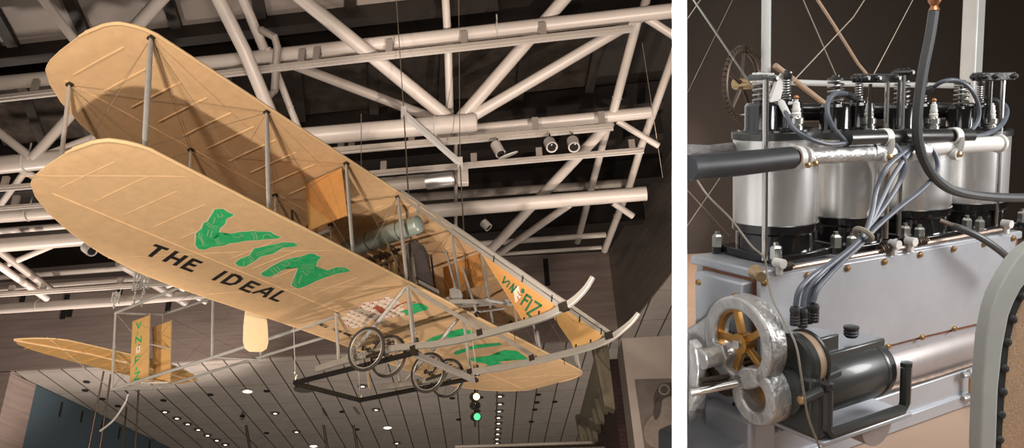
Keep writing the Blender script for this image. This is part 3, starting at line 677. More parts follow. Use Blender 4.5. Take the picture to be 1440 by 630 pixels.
def rudder(y, poly):
    r = sheet('rudder', poly, y, 'fabric3', t=.016)
    x0, z0 = poly[0]; x1, z1 = poly[1]; x2, z2 = poly[2]; x3, z3 = poly[3]
    MB().tube([(x1, y, z1 + .02), (x2, y, z2 - .02)], .010, 6).build('rudder_post', 'tanwood', r)
    MB().tube([(x0, y, z0), (x3, y, z3)], .008, 6).build('rudder_post', 'fabric3', r)
    return r
r1 = rudder(-.05, [(-5.206, 1.381), (-4.845, 1.366), (-4.807, .327), (-5.187, .384)])
r2 = rudder(.3, [(-5.186, 1.377), (-4.792, 1.354), (-4.76, .376), (-5.099, .441)])
MB().tube([(-4.83, -.06, .90), (-4.79, .3, .90)], .010, 6).build('rudder_link', 'strut', plane)
MB().tube([(-4.96, -.06, .345), (-4.80, .3, .38)], .012, 6).build('rudder_link', 'strut', plane)
zc = lambda v: 1.37 - (v - 75) / 470 * 1.03
for nm, ch, va, vb, xa, xb in (('letter_v', 'V', 98, 140, .22, .52), ('letter_i', 'I', 163, 192, .3, .36), ('letter_n', 'N', 203, 246, .24, .54), ('letter_f', 'F', 348, 396, .28, .55), ('letter_i', 'I', 420, 446, .34, .40), ('letter_z', 'Z', 462, 508, .28, .56)):
    za, zb = zc(va), zc(vb); mb = MB()
    for st in blk(ch):
        for q in stroke([(-5.2 + .37 * (xa + (xb - xa) * a), zb + (za - zb) * b) for a, b in st], .027): mb.add([(a, -.0592, b) for a, b in q], [(0, 1, 2, 3)])
    mb.build(nm, 'green', r1)
mb = MB()
for i in range(3):
    for j in range(5): mb.add([(a, -.0590, b) for a, b in ell(-5.08 + .03 * i, zc(280 + 9.5 * j), .017, .014, 10)], [tuple(range(10))])
mb.build('grape_bunch', 'grape', r1)
mb = MB(); mb.add([(a, -.0594, b) for a, b in ell(-5.03, zc(268), .022, .016, 10)], [tuple(range(10))]); mb.build('leaf', 'green', r1)
mb = MB(); mb.add([(a, -.0594, b) for a, b in ell(-5.05, zc(292), .010, .02, 8)], [tuple(range(8))]); mb.build('stem', 'red', r1)
EL = [(-5.777, -1.478), (-5.60, -1.32), (-5.46, -1.12), (-5.398, -.95), (-5.36, -.5), (-5.33, 0), (-5.29, .5), (-5.31, .85), (-5.38, 1.15), (-5.46, 1.38), (-5.583, 1.563), (-5.80, 1.50), (-5.93, 1.38), (-6.0, 1.2), (-6.01, .6), (-6.0, 0), (-5.99, -.6), (-5.95, -1.1), (-5.88, -1.35)]
el = MB().prism([(a, b, .9) for a, b in EL], (0, 0, .02)).build('elevator', 'fabric3', plane)
MB().tube([(a, b, .91) for a, b in EL], .011, 6, closed=True).build('elevator_edge', 'edge', el)
MB().tube([(-5.777, -1.478, .895), (-5.62, -.5, .895), (-5.58, .5, .895), (-5.62, 1.5, .895)], .016, 6).build('elevator_spar', 'edge', el)
for i in range(9):
    y = -1.1 + .3 * i; MB().tube([(-5.40, y, .897), (-5.97, y - .1, .897)], .006, 5).build('elevator_rib', 'fabric2', el)
MB().tube([(-5.25, -.3, .93), (-5.6, .1, .90), (-5.27, .556, .95)], .012, 6).build('elevator_mount', 'strut', el)
MB().tube(smoothp([(-5.40, .1, .34), (-5.417, .1, .296), (-5.468, .1, .20), (-5.675, .1, .02), (-5.951, .1, -.074)], 4), [.012] * 8 + [.016] * 9, 8).build('tail_skid', 'strut', plane)
MB().tube([(-5.40, .1, .34), (-5.25, -.1, .33)], .012, 6).build('tail_skid_mount', 'engdark', plane)

# ---- black display cradle slung under the skids, with its hanging cables
CW = AW
cr = empty('support_cradle', AW.copy()); tag(cr, 'black and silver metal display frame slung beneath the wheels of the biplane', 'frame')
cp = {}
for y, zz in ((-.555, (-.665, -.834)), (.673, (-.654, -.872))):
    MB().bar((-1.72, y, zz[0] - .03), (.01, y, zz[1] - .01), .05, .05, up=(0, 0, 1)).build('side_bar', 'black', cr, bevel=.004)
MB().bar((-1.70, -.555, -.71), (-1.66, .673, -.70), .045, .05).build('cross_bar', 'black', cr, bevel=.004)
MB().bar((.0, -.57, -.855), (.02, .70, -.90), .035, .075).build('cross_bar', 'rail', cr, bevel=.004)
for (x, y, z) in ((-1.72, -.555, -.67), (-1.70, .673, -.69)):
    h = MB().tube([(x + .02, y, z), (x + .02, y, z + (.72 if y < 0 else .70))], .004, 6).build('hanger_cable', 'strap', cr)
    MB().tube([(x + .02, y, z + .0), (x + .05, y, z + .06), (x + .02, y, z + .12), (x - .01, y, z + .06)], .010, 6, closed=True).build('turnbuckle', 'steel', h)
for (x, y, z, t) in ((.0, -.50, -.80, .80), (.05, .74, -.86, .86)):
    h = MB().tube([(x, y, z), (x, y, z + t)], .005, 6).build('hanger_cable', 'strap', cr)
    MB().box((x, y, z + .08), (.06, .05, .14)).build('turnbuckle', 'steel', h, bevel=.01)
for (x, y, z) in ((.02, -.58, -.86), (.03, .72, -.90)): MB().lathe((x, y - .03, z), (0, 1, 0), [(0, .03), (.05, .03), (.05, .018), (.08, .018)], 12).build('end_bolt', 'engdark', cr)
# ================================================================== HALL
HR = 12.0; HS = 9.3                                  # roof and lower-ceiling heights above the eye
def quad_slab(name, pts, t, m, n=None):
    pts = [V(p) for p in pts]; n = n or (pts[1] - pts[0]).cross(pts[2] - pts[0]).normalized()
    return MB().prism(pts, n * t).build(name, m, recenter=False, ang=30)
# roof deck
c = [V((-30, 2, 1.6 + HR + .35)), V((30, 2, 1.6 + HR + .35)), V((30, 46, 1.6 + HR + .35)), V((-30, 46, 1.6 + HR + .35))]
struct(MB().prism(c, (0, 0, .2)).build('ceiling', 'roof', recenter=False))
# back wall through two points of its foot
A0 = rh(15, 523, HS); A1 = rh(560, 494, HS); dA = (A1 - A0); dA.z = 0; dA.normalize(); nB = dA.cross(V((0, 0, 1))).normalized()
if nB.y > 0: nB = -nB                                # towards the eye
cor = rpl(866, 440, A0, nB); corner = V((cor.x, cor.y, 1.6 + HS))
lft = A0 - dA * 9
def wallq(name, a, b, z0, z1, m, th, n):
    a = V(a); b = V(b)
    mb = MB().prism([V((a.x, a.y, z0)), V((b.x, b.y, z0)), V((b.x, b.y, z1)), V((a.x, a.y, z1))], -n * th)
    o = mb.build(name, m, recenter=False); return struct(o)
wallq('wall_back', lft, corner, 1.6 + HS + .03, 1.6 + HR + .35, 'stone', .3, nB)
# right side wall: through the corner and a foot point nearer the eye
B1 = rh(945, 385, HS); dR = (B1 - corner); dR.z = 0; dR.normalize(); nR = dR.cross(V((0, 0, 1))).normalized()
if nR.dot(CAMPOS - corner) < 0: nR = -nR
nearR = corner + dR * 14
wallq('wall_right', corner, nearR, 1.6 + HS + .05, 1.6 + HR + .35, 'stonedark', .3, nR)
# lower ceiling of the gallery beyond the wall, and the side aisle on the right
E0 = rh(15, 523, HS); E1 = rh(245, 632, HS); E1 = E0 + (E1 - E0) * 1.3
far = 26
g0 = corner + V((0, far, 0)); 
MBs = MB().prism([V((*E0[:2], 1.6 + HS)) - nB * .02, V((*E1[:2], 1.6 + HS)), V((E1.x, E1.y + 12, 1.6 + HS)), V((corner.x + 3, corner.y + 30, 1.6 + HS)), V((corner.x, corner.y, 1.6 + HS)) - nB * .02], (0, 0, .15))
struct(MBs.build('ceiling', 'tiles', recenter=False))
MBs = MB().prism([V((corner.x + .02, corner.y, 1.6 + HS + .02)), V((corner.x + 3.02, corner.y + 30, 1.6 + HS + .02)), V((corner.x + 22, corner.y + 30, 1.6 + HS + .02)), V((nearR.x + 18, nearR.y, 1.6 + HS + .02)), V((nearR.x, nearR.y, 1.6 + HS + .02))], (0, 0, .15))
struct(MBs.build('ceiling', 'tiles', recenter=False))
# left: stone pier and the slate blue wall under the lower ceiling
Lp = V((*rh(15, 524, HS)[:2], 0)); Lq = V((*rh(51, 541, HS)[:2], 0)); Lr = V((*E1[:2], 0))
nL = V((0, 0, 1)).cross((Lq - Lp)).normalized(); nL = nL if nL.dot(CAMPOS - Lp) > 0 else -nL
wallq('wall_left', lft, V((*A0[:2], 0)), 1.6 - 3, 1.6 + HS, 'stone', .3, nB)
wallq('wall_left', Lp, Lq, 1.6 - 3, 1.6 + HS, 'stone', .3, nL)
nL2 = V((0, 0, 1)).cross((Lr - Lq)).normalized(); nL2 = nL2 if nL2.dot(CAMPOS - Lq) > 0 else -nL2
wallq('wall_left', Lq, Lr, 1.6 - 3, 1.6 + HS, 'blue', .3, nL2)
k = 0
for (x, y0, y1, pl, nn) in ((770, 364, 402, A0, nB), (88, 415, 449, A0, nB), (31, 410, 425, A0, nB), (97, 434, 446, A0, nB), (236, 424, 438, A0, nB), (168, 404, 415, A0, nB), (268, 402, 416, A0, nB),
                            (83, 564, 586, Lq, nL2), (113, 577, 594, Lq, nL2), (142, 589, 605, Lq, nL2), (166, 600, 617, Lq, nL2), (209, 619, 632, Lq, nL2)):
    a = rpl(x, y0, pl, nn); b = rpl(x, y1, pl, nn); a = V((b.x, b.y, a.z)); w = .16 if pl is A0 else .07
    o = struct(MB().bar(a + nn * .01, b + nn * .01, w, .03, up=nn).build('trim_%d' % (k + 1), 'slot', recenter=False)); k += 1

# ---- skylight panes (row A lit, row B stained and dark) between dark mullions
def rp(px, py, h=HR): return rh(px, py, h)
rowA_b = lambda x: 71 - .1145 * x
xs = [(-60, -2), (4, 21), (28, 122), (131, 247), (255, 365), (373, 490), (498, 612), (622, 745)]
VPx, VPy = 560., 1000.                               # where the mullion lines meet
def shiftx(x, y0, y1): return x + (VPx - x) * (y1 - y0) / (VPy - y0)
wn_ = 0
for a, b in xs:
    yb0, yb1 = rowA_b(a), rowA_b(b); ya0 = yb0 - 95; ya1 = yb1 - 95
    p = [rp(a, yb0), rp(b, yb1), rp(shiftx(b, yb1, ya1), ya1), rp(shiftx(a, yb0, ya0), ya0)]
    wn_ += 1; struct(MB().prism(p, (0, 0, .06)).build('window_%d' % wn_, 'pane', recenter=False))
for x in [-1, 24, 126, 251, 369, 494, 617]:
    y0 = rowA_b(x) + 3; y1 = y0 - 105
    struct(MB().bar(rp(x, y0, HR - .05), rp(shiftx(x, y0, y1), y1, HR - .05), .22, .16).build('window_%d' % wn_, 'mull', recenter=False)); wn_ += 1
def line(y0, s): return lambda x: y0 + s * x
struct(MB().bar(rp(-80, rowA_b(-80) + 6, HR - .1), rp(700, rowA_b(700) + 6, HR - .1), .25, .45).build('trim_20', 'roof', recenter=False))
struct(MB().bar(rp(-80, rowA_b(-80) + 30, HR - .1), rp(960, rowA_b(960) + 30, HR - .1), .3, .7).build('trim_21', 'roof', recenter=False))
# row B
tB = line(128, -.092); bB = line(202, -.096)
for a, b in ((-30, 28), (34, 100), (106, 205), (215, 315), (322, 412), (420, 520), (528, 622), (630, 735), (745, 840)):
    p = [rp(shiftx(a, 160, 210), bB(a)), rp(shiftx(b, 160, 210), bB(b)), rp(b, tB(b)), rp(a, tB(a))]
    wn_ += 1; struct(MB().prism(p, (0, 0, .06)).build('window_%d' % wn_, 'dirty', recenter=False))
for x in (31, 103, 210, 318, 416, 524, 626, 740, 845):
    struct(MB().bar(rp(x, tB(x) - 6, HR - .05), rp(shiftx(x, 160, 210), bB(x) + 6, HR - .05), .2, .14).build('window_%d' % wn_, 'mull', recenter=False)); wn_ += 1
for y0, s in ((222, -.095), (262, -.09), (318, -.085), (372, -.08)):
    L = line(y0, s); struct(MB().bar(rp(-60, L(-60), HR - .1), rp(930, L(930), HR - .1), .3, .6).build('trim_%d' % (22 + int(y0) % 7), 'roof', recenter=False))

# ---- truss pipes
def pipe(lab, pts, w, m='pipe', name='truss_pipe', cat='pipe', n=16, ends=False, group=None):
    P = [rh(a, b, h) for a, b, h in pts]; r = [w / 2 * depth(p) / F for p in P]; rr = sum(r) / len(r)
    if ends:
        d = (P[-1] - P[0]).normalized(); mb = MB().tube(P + [P[-1] + d * rr * .25], [rr] * len(P) + [rr * .8], n)
    else: mb = MB().tube(P, [rr] * len(P), n)
    o = mb.build(name, m, ang=40); tag(o, lab, cat, group); return o
G1 = 'white truss pipes under the roof'
pipe('long white roof pipe, uppermost of the level ones, crossing from far left to top right', [(-40, 121, 10.6), (310, 87, 10.6), (625, 52, 10.6), (990, 10, 10.6)], 21, group=G1)
P2o = pipe('thick bright white pipe ending in a rounded cap where two diagonals meet', [(-40, 236, 9.2), (300, 203, 9.2), (668, 172, 9.2)], 26, group=G1, ends=True)
pipe('white level pipe running from behind the capped thick pipe to the right wall', [(600, 189, 9.7), (915, 158, 9.7)], 17, group=G1)
pipe('white level pipe ending in a polished cap beside the junction box', [(-40, 306, 9.3), (300, 282, 9.3), (628, 252, 9.3)], 21, group=G1)
capp = pipe('shiny polished duct end on the level pipe above the fuel tank', [(600, 254.6, 9.25), (637, 250, 9.25)], 25, 'chrome', 'duct_end', 'duct', ends=True)
P4o = pipe('thick level white pipe with an open flat end near the dark right wall', [(-40, 348, 8.8), (300, 322, 8.8), (909, 272, 8.8)], 20, group=G1)
pipe('shaded pipe passing right above the thick open-ended pipe', [(560, 279, 10.4), (885, 257, 10.4)], 12, 'pipe_grey_shaded', group=G1)
pipe('thin white pipe just above the right wall slots at the back corner', [(560, 351, 9.9), (852, 330, 9.9)], 8, group=G1)
pipe('thinner lower pipe along the foot of the dark roof by the back corner', [(560, 367, 9.6), (846, 348, 9.6)], 5.5, group=G1)
pipe('level white pipe left of the lower wing, between the two thicker ones', [(-40, 328, 9.9), (140, 314, 9.9)], 9, group=G1)
pipe('thin upper pipe of the low left pair beneath the wing tip', [(-40, 393, 9.4), (330, 366, 9.4)], 7.5, group=G1)
pipe('thin lower pipe of the low left pair beneath the wing tip', [(-20, 408, 9.2), (330, 382, 9.2)], 6, group=G1)
pipe('thick low white pipe along the top of the stone wall at left', [(-40, 437, 8.7), (160, 424, 8.7), (460, 398, 8.7)], 14, group=G1)
DG = [
 ('diagonal pipe descending from the top left corner to the upper wing tip', [(52, -12, 11.2), (112, 66, 10.4)], 13, 'pipe'),
 ('bright leaning pipe meeting the upper wing tip from above', [(236, -12, 11), (180, 50, 10.6)], 19, 'pipe'),
 ('thick steep diagonal pipe ending on the wing edge left of the bent pipe', [(304, -8, 10.6), (344, 72, 10.0), (384, 168, 9.2)], 19, 'pipe'),
 ('short steep pipe hanging down to the dark joint of the bent pipe', [(340, -5, 11.2), (373, 73, 10.7)], 14, 'pipe'),
 ('grey pipe bent twice in a bracket shape beside the steep diagonals', [(367, 42, 10.8), (386, 52, 10.6), (390, 66, 10.5), (386, 128, 9.8), (372, 140, 9.5)], 11, 'pipe_grey_shaded'),
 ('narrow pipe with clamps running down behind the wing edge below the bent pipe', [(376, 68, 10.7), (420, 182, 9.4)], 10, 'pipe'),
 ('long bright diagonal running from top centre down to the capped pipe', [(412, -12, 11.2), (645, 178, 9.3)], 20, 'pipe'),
 ('shaded diagonal pipe behind, from the bent joint to the capped pipe', [(378, 78, 10.7), (640, 178, 9.6)], 14, 'pipe_grey_shaded'),
 ('short shaded pipe going left from the bent joint', [(373, 80, 10.7), (310, 108, 10.2)], 11, 'pipe_grey_shaded'),
 ('steep bright diagonal rising right from the capped pipe', [(800, -9, 11.2), (645, 170, 9.3)], 18, 'pipe'),
 ('long bright diagonal from the capped pipe to the upper right joint', [(908, 20, 10.7), (650, 172, 9.3)], 16, 'pipe'),
 ('upright white pipe behind the capped pipe joint', [(626, -10, 11.4), (630, 60, 10.6), (633, 176, 9.7)], 11, 'pipe'),
 ('short pipe rising from the upper right joint to the top edge', [(904, 18, 10.6), (911, -10, 11.2)], 13, 'pipe'),
 ('pipe going from the upper right joint towards the divider board', [(905, 23, 10.6), (960, 58, 10.2)], 12, 'pipe'),
 ('steep pipe dropping from the upper right joint to the level pipe', [(896, 30, 10.6), (860, 166, 9.7)], 13, 'pipe'),
 ('steep pipe continuing down behind, left of the right wall', [(858, 165, 9.9), (847, 205, 9.9), (812, 340, 10.0)], 10, 'pipe'),
 ('sloping pipe along the top of the dark right wall', [(955, 55, 10.9), (902, 205, 10.2), (883, 268, 10.0)], 11, 'pipe'),
 ('sloping pipe continuing along the dark right wall to the back corner', [(882, 268, 10.1), (850, 352, 9.9)], 10, 'pipe'),
 ('short white brace from the level pipe to the right wall, flared end', [(868, 170, 9.7), (926, 205, 9.3)], 9, 'pipe'),
 ('long diagonal pipe coming down from the right level pipe towards the wing', [(858, 172, 9.7), (686, 356, 8.9)], 14, 'pipe'),
 ('diagonal pipe under the thick open-ended pipe, beside the longer diagonal', [(800, 288, 8.9), (690, 365, 9.4)], 10, 'pipe'),
 ('short brace below the open end of the thick pipe', [(862, 285, 8.9), (890, 304, 8.7)], 9, 'pipe'),
 ('left diagonal pipe rising behind the upper wing tip to its strut', [(112, 148, 9.9), (46, 222, 9.2)], 14, 'pipe'),
 ('diagonal pipe falling from the left edge to the left joint', [(-12, 178, 9.9), (44, 222, 9.2)], 12, 'pipe'),
 ('diagonal pipe rising right from the left joint behind the lower wing tip', [(48, 224, 9.2), (150, 186, 9.9)], 10, 'pipe'),
 ('short pipe dropping to the right of the left joint behind the wing', [(20, 232, 9.2), (60, 256, 9.0)], 10, 'pipe'),
 ('thin pipe slanting down left below the left joint', [(36, 240, 9.2), (2, 286, 9.2)], 9, 'pipe'),
 ('slanting pipe left of the lower wing edge, rising right', [(96, 336, 8.9), (6, 374, 8.9)], 8, 'pipe'),
 ('slanting shaded pipe falling right at the lower left', [(-10, 346, 8.9), (72, 408, 8.8)], 11, 'pipe_grey_shaded'),
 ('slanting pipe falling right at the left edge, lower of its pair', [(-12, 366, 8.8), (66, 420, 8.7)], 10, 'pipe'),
 ('thick pipe falling right beneath the THE lettering of the wing', [(168, 368, 9.0), (262, 424, 8.7)], 16, 'pipe_grey_shaded'),
 ('second pipe falling right beneath the lettering of the wing', [(200, 372, 9.0), (290, 424, 8.7)], 10, 'pipe'),
 ('small pipe piece beneath the lettering, rising right', [(225, 405, 8.8), (300, 378, 9.1)], 9, 'pipe'),
]
for lab, pts, w, m in DG: pipe(lab, pts, w, m, group=G1)
def clamp(o, px, py, h, wpx):
    P = [o.location + v.co for v in o.data.vertices]; n = 16; a = sum(P[:n], V()) / n; b = sum(P[-n:], V()) / n; d = (b - a).normalized()
    q = rh(px, py, h); c = a + d * (q - a).dot(d); r = (P[0] - a).length
    k = MB().torus(c - o.location, d, r * 1.06, r * .10, 24, 6).build('pipe_clamp', 'strap', o)
    k2 = MB().tube([c - o.location + V((0, 0, r)), c - o.location + V((0, 0, r * 2.6))], r * .10, 6).build('clamp_rod', 'strap', o)
pipes_ = {o['label'][:22]: o for o in COL.objects if o.get('category') == 'pipe'}
for key, px, py, h, w in (('thick bright white pip', 38, 230, 9.2, 26), ('thick bright white pip', 612, 176, 9.2, 26), ('white level pipe ending', 40, 300, 9.3, 21), ('thick low white pipe al', 56, 432, 8.7, 14), ('thick low white pipe al', 170, 423, 8.7, 14), ('long white roof pipe, u', 700, 44, 10.6, 21)):
    for k_, o_ in pipes_.items():
        if key.startswith(k_): clamp(o_, px, py, h, w); break
for o_ in list(pipes_.values()):
    l_ = o_['label']
    if l_.startswith('steep pipe dropping'): clamp(o_, 868, 134, 10.0, 13)
    if l_.startswith('sloping pipe continuing'): clamp(o_, 866, 305, 10.0, 10)
    if l_.startswith('narrow pipe with clamps'): clamp(o_, 401, 150, 9.6, 10)
def collar(px, py, h, wpx, nm, lab, along):
    p = rh(px, py, h); q = rh(px + along[0], py + along[1], h); d = (q - p).normalized(); r = wpx / 2 * depth(p) / F
    return p, d, r
# ---- cable trays with hanger brackets
def tray(lab, a, b, hpx, h, br, dy):
    A = rh(*a, h); B = rh(*b, h); t = hpx * depth(A) / F
    o = empty('cable_tray', Matrix.Translation(A)); inv_ = A
    tag(o, lab, 'cable tray', 'white cable trays hung under the pipes')
    MB().bar(A - A, B - A, t * 1.6, t, up=(0, 0, 1)).build('tray_channel', 'conduit', o)
    MB().bar(V((0, 0, -t * .8)), B - A + V((0, 0, -t * .8)), t * .5, t * .35).build('tray_lip', 'lampw', o)
    for x in br:
        k = (x - a[0]) / (b[0] - a[0]); k_ = k
        P = A + (B - A) * k_ - A
        MB().bar(P, P + V((0, 0, dy)), .07, .12, up=(B - A)).build('tray_bracket', 'pipe_grey_shaded', o)
    return o
tray('long cable tray under the uppermost level pipe, six brackets', (-40, 143), (890, 40), 6, 10.15, (50, 435, 456, 558, 662, 770), .35)
tray('cable tray under the right level pipe, spotlights hanging below it', (440, 215), (862, 178), 6, 9.15, (480, 495, 580, 665, 755, 848), .35)
tray('lower cable tray crossing to the right wall below the spotlights', (500, 246), (905, 211), 5, 9.0, (540, 668, 760, 890), .25)
tray('thin cable tray left of the lower wing tip', (-40, 268), (140, 254), 5, 8.9, (5, 60, 110), .25)
tray('second thin cable tray at far left below the bright pipe', (-40, 296), (110, 284), 4, 8.8, (20, 75), .25)
tray('cable tray above the stone wall by the rudders', (-30, 416), (300, 394), 4, 8.5, (15, 60, 168, 268), .2)
# ---- spot lamps on the tray
def spotlamp(lab, p, d, r, L, m='lampw', lens='lens', group=None):
    o = empty('spotlight', Matrix.Translation(p)); tag(o, lab, 'spotlight', group); d = V(d).normalized()
    MB().lathe((0, 0, 0), d, [(-L / 2, r * .6), (-L * .4, r), (L / 2, r), (L * .48, r * .8)], 18).build('lamp_body', m, o)
    MB().lathe(d * (L * .47), d, [(0, 0), (.002, r * .78), (.012, r * .5), (.012, 0)], 18).build('lamp_lens', lens, o)
    MB().tube([(0, 0, 0), (0, 0, r * 2.2)], r * .15, 6).build('lamp_stem', 'engdark', o)
    return o
GS = 'spotlights under the right cable tray'
spotlamp('pale spotlight hanging left of a flat round disc', rh(700, 209, 8.75), (.35, -.2, -1), .10, .30, group=GS)
spotlamp('middle one of three spotlights, facing down with dark front', rh(774, 203, 8.75), (.15, -.6, -1), .11, .26, group=GS)
spotlamp('rightmost of three spotlights, facing down beside the middle one', rh(806, 202, 8.75), (.0, -.5, -1), .11, .28, group=GS)
spotlamp('small white spotlight under the thick pipe left of its diagonal', rh(683, 316, 8.5), (.5, 0, -.6), .09, .2)
spotlamp('white spotlight peeking out below the lower wing near THE', rh(125, 350, 8.5), (.6, -.3, -.5), .12, .28)
dsk = MB().lathe(rh(714, 218, 8.6), V((.2, .25, -.5)), [(0, .20), (.02, .20)], 24).build('lamp_disc', 'strap'); tag(dsk, 'flat white round disc hanging beside the left spotlight', 'lamp disc')
jb = MB().box(rh(651, 249, 9.0), (.22, .16, .36)).build('junction_box', 'pipe', bevel=.02); tag(jb, 'pale metal box right of the polished duct end', 'junction box')
# poles under the box and above it
pipe('thin upright rod passing behind the junction box', [(641, 176, 9.5), (641, 350, 8.9)], 5, 'pipe_grey_shaded', 'hanger_rod', 'rod')
# spreader bar and hanging cables of the aircraft
sA = rh(568, 160, 8.4); sB = rh(647, 230, 8.0); o = empty('spreader_bar', Matrix.Translation(sA)); tag(o, 'white slanted steel bar between the two aircraft hanging cables', 'spreader bar')
MB().bar((0, 0, 0), sB - sA, .07, .09).build('bar', 'strap', o)
MB().box((0, 0, 0), (.09, .09, .24)).build('end_plate', 'lampw', o); MB().box(sB - sA, (.09, .09, .22)).build('end_plate', 'lampw', o)
def cable(lab, a, b, r=.008, m='wire', name='hanging_cable', group='cables holding the biplane'):
    t = MB().tube([a, b], r, 6).build(name, m); tag(t, lab, 'cable', group)
AWm = AW
def al(x, y, z): return AWm @ V((x, y, z))
cable('thin cable rising from the left end of the spreader bar to the roof', sA, rh(557, -5, 11.5))
cable('dark cable from the left end of the spreader bar to the wing root', sA, al(.05, -.50, .02), .010)
cable('dark cable from the right end of the spreader bar down past the pilot controls', sB, al(.05, .74, .02), .010)
cable('thin cable rising from the right end of the spreader bar', sB, rh(645, -5, 11.5))
cable('faint cable in front of the dark roof left of the spreader bar', rh(508, 160, 8.8), rh(508, 235, 8.6), .006)
cable('cable crossing the dark right wall near the divider board', rh(903, 60, 10.4), rh(932, 250, 9.0), .006)
# rigging chains over the tail
for i, (px, y0, y1, lab) in enumerate(((164, 410, 436, 'white tackle clamps just above the tail post at left'), (196, 380, 436, 'white tackle chain above the rudders, left of its pair'), (208, 376, 436, 'white tackle chain above the rudders, right of its pair'))):
    a = rh(px, y0, 8.4); L = (y1 - y0) / F * depth(a)
    o = empty('tackle', Matrix.Translation(a)); tag(o, lab, 'tackle', 'rigging tackle above the tail')
    n = max(4, int(L / .09)); 
    for j in range(n):
        z = -L * (j + .5) / n; MB().torus((0, 0, z), (1, 0, 0) if j % 2 else (0, 1, 0), .035, .011, 12, 6).build('shackle', 'strap', o)
    MB().tube([(0, 0, 0), (0, 0, -L)], .010, 6).build('tackle_line', 'strap', o)
    for s_ in (-1, 1): MB().box((s_ * .07, 0, -L * .3), (.03, .03, L * .5)).build('tackle_plate', 'strap', o)
# tie-down rods running down below the tail
for (a, b, lab) in (((146, 522), (124, 634), 'tan tie rod below the elevator, leftmost of four'), ((156, 526), (140, 634), 'tan tie rod below the elevator, second from left'), ((178, 572), (172, 634), 'tan tie rod below the tail skid, third from left'), ((195, 548), (190, 634), 'tan tie rod below the rudders, rightmost of four')):
    A = rz(*a, 13.0); B = rz(*b, 12.6); t = MB().tube([A, B], .014, 8).build('tie_rod', 'chain'); tag(t, lab, 'rod', 'tie rods below the tail')
# ---- downlights in the lower ceiling
DL = [(232, 579, 1), (249, 588, 1), (264, 596, 1), (279, 604, 1), (292, 612, 1), (305, 619, 1), (348, 550, 2), (387, 581, 1), (417, 607, 1), (441, 627, 2), (317, 625, 1), (510, 543, 0), (529, 576, 1), (545, 601, 2), (558, 623, 1),
      (703, 557, 1), (703, 568, 1), (702, 578, 1), (701, 587, 1), (701, 595, 1), (700, 603, 1), (700, 610, 1), (699, 617, 1), (699, 623, 1)]
DK = [(122, 537), (120, 549), (144, 561), (166, 571), (230, 563), (296, 555), (375, 550), (341, 585), (375, 609), (481, 579), (502, 604), (757, 555), (755, 566), (752, 576), (747, 593), (780, 565), (676, 559), (672, 578), (636, 560), (645, 590)]
def where(x, y):
    v = 'near the blue wall' if x < 260 and y > 575 else 'under the elevator' if x < 260 else 'left of the cradle' if x < 460 else 'below the cradle' if x < 600 else 'below the right wing'
    return v
cnt = {}
def ordw(n): return ('first', 'second', 'third', 'fourth', 'fifth', 'sixth', 'seventh', 'eighth', 'ninth', 'tenth', 'eleventh', 'twelfth')[n]
for (x, y, k_) in DL:
    p = rh(x, y, HS - .02); o = empty('downlight', Matrix.Translation(p)); wv = where(x, y) + (', straight row' if 698 < x < 704 else ''); n = cnt.get(wv, 0); cnt[wv] = n + 1
    tag(o, '%s lit downlight from the top, %s' % (ordw(n), wv), 'downlight', 'lit downlights in the tiled ceiling')
    R_ = .17 if k_ == 2 else .13
    MB().lathe((0, 0, 0), (0, 0, -1), [(0, R_ * 1.25), (.02, R_ * 1.25), (.02, R_)], 20).build('trim_ring', 'trimring' if k_ < 2 else 'lampw', o)
    MB().lathe((0, 0, -.022), (0, 0, -1), [(0, 0), (.001, R_ * (.45 if k_ < 2 else .85)), (.006, R_ * .3), (.006, 0)], 14).build('bulb', 'glow', o)
cnt = {}
for (x, y) in DK:
    p = rh(x, y, HS - .02); wv = where(x, y); n = cnt.get(wv, 0); cnt[wv] = n + 1
    o = MB().lathe(p, (0, 0, -1), [(0, .10), (.02, .10), (.02, .07), (.01, .05)], 16).build('recessed_fitting', 'slot'); tag(o, '%s unlit ceiling fitting from the top, %s' % (ordw(n), wv), 'ceiling fitting', 'unlit fittings in the tiled ceiling')
o = MB().lathe(rh(428, 547, HS - .02), (0, 0, -1), [(0, .34), (.03, .34), (.03, .28)], 24).build('ceiling_speaker', 'trimring'); tag(o, 'large flat round grille in the tiled ceiling right of the bright downlight', 'ceiling speaker')
# lamps on the upright below the wing
for y, mm, lab in ((558, 'amberlamp', 'amber-lit stage lamp right below the landing wheels'), (570, 'lens', 'dark stage lamp between the amber and the green one'), (586, 'greenlamp', 'green-lit stage lamp below the other two')):
    spotlamp(lab, rz(668 + (y % 3), y, 24), (.3, -1, -.3), .13, .30, 'engdark', mm, group='stage lamps below the right wing')
o = MB().tube([rz(668, 545, 24.2), rz(668, 600, 24.2)], .03, 8).build('lamp_pole', 'engdark'); tag(o, 'dark upright pole carrying the stage lamps', 'pole')
# rail and duct at the bottom
o = MB().tube([rz(640, 628, 16), rz(832, 622, 16)], .03, 10).build('hand_rail', 'pipe_grey_shaded'); tag(o, 'pale horizontal rail at the bottom edge below the right wing', 'rail')
o = MB().tube([rz(640, 636, 16), rz(850, 629, 16)], .06, 10).build('lower_rail', 'engdark'); tag(o, 'dark horizontal rail beneath the pale one at the bottom', 'rail')
for i, x in enumerate((346, 455, 497)):
    o = MB().tube([rz(x, 598, 30), rz(x + 6, 634, 30)], .05, 8).build('ceiling_mast', 'engdark'); tag(o, 'dark slender mast at the bottom edge, %s from the left' % ordw(i), 'mast', 'slender masts at the bottom edge')
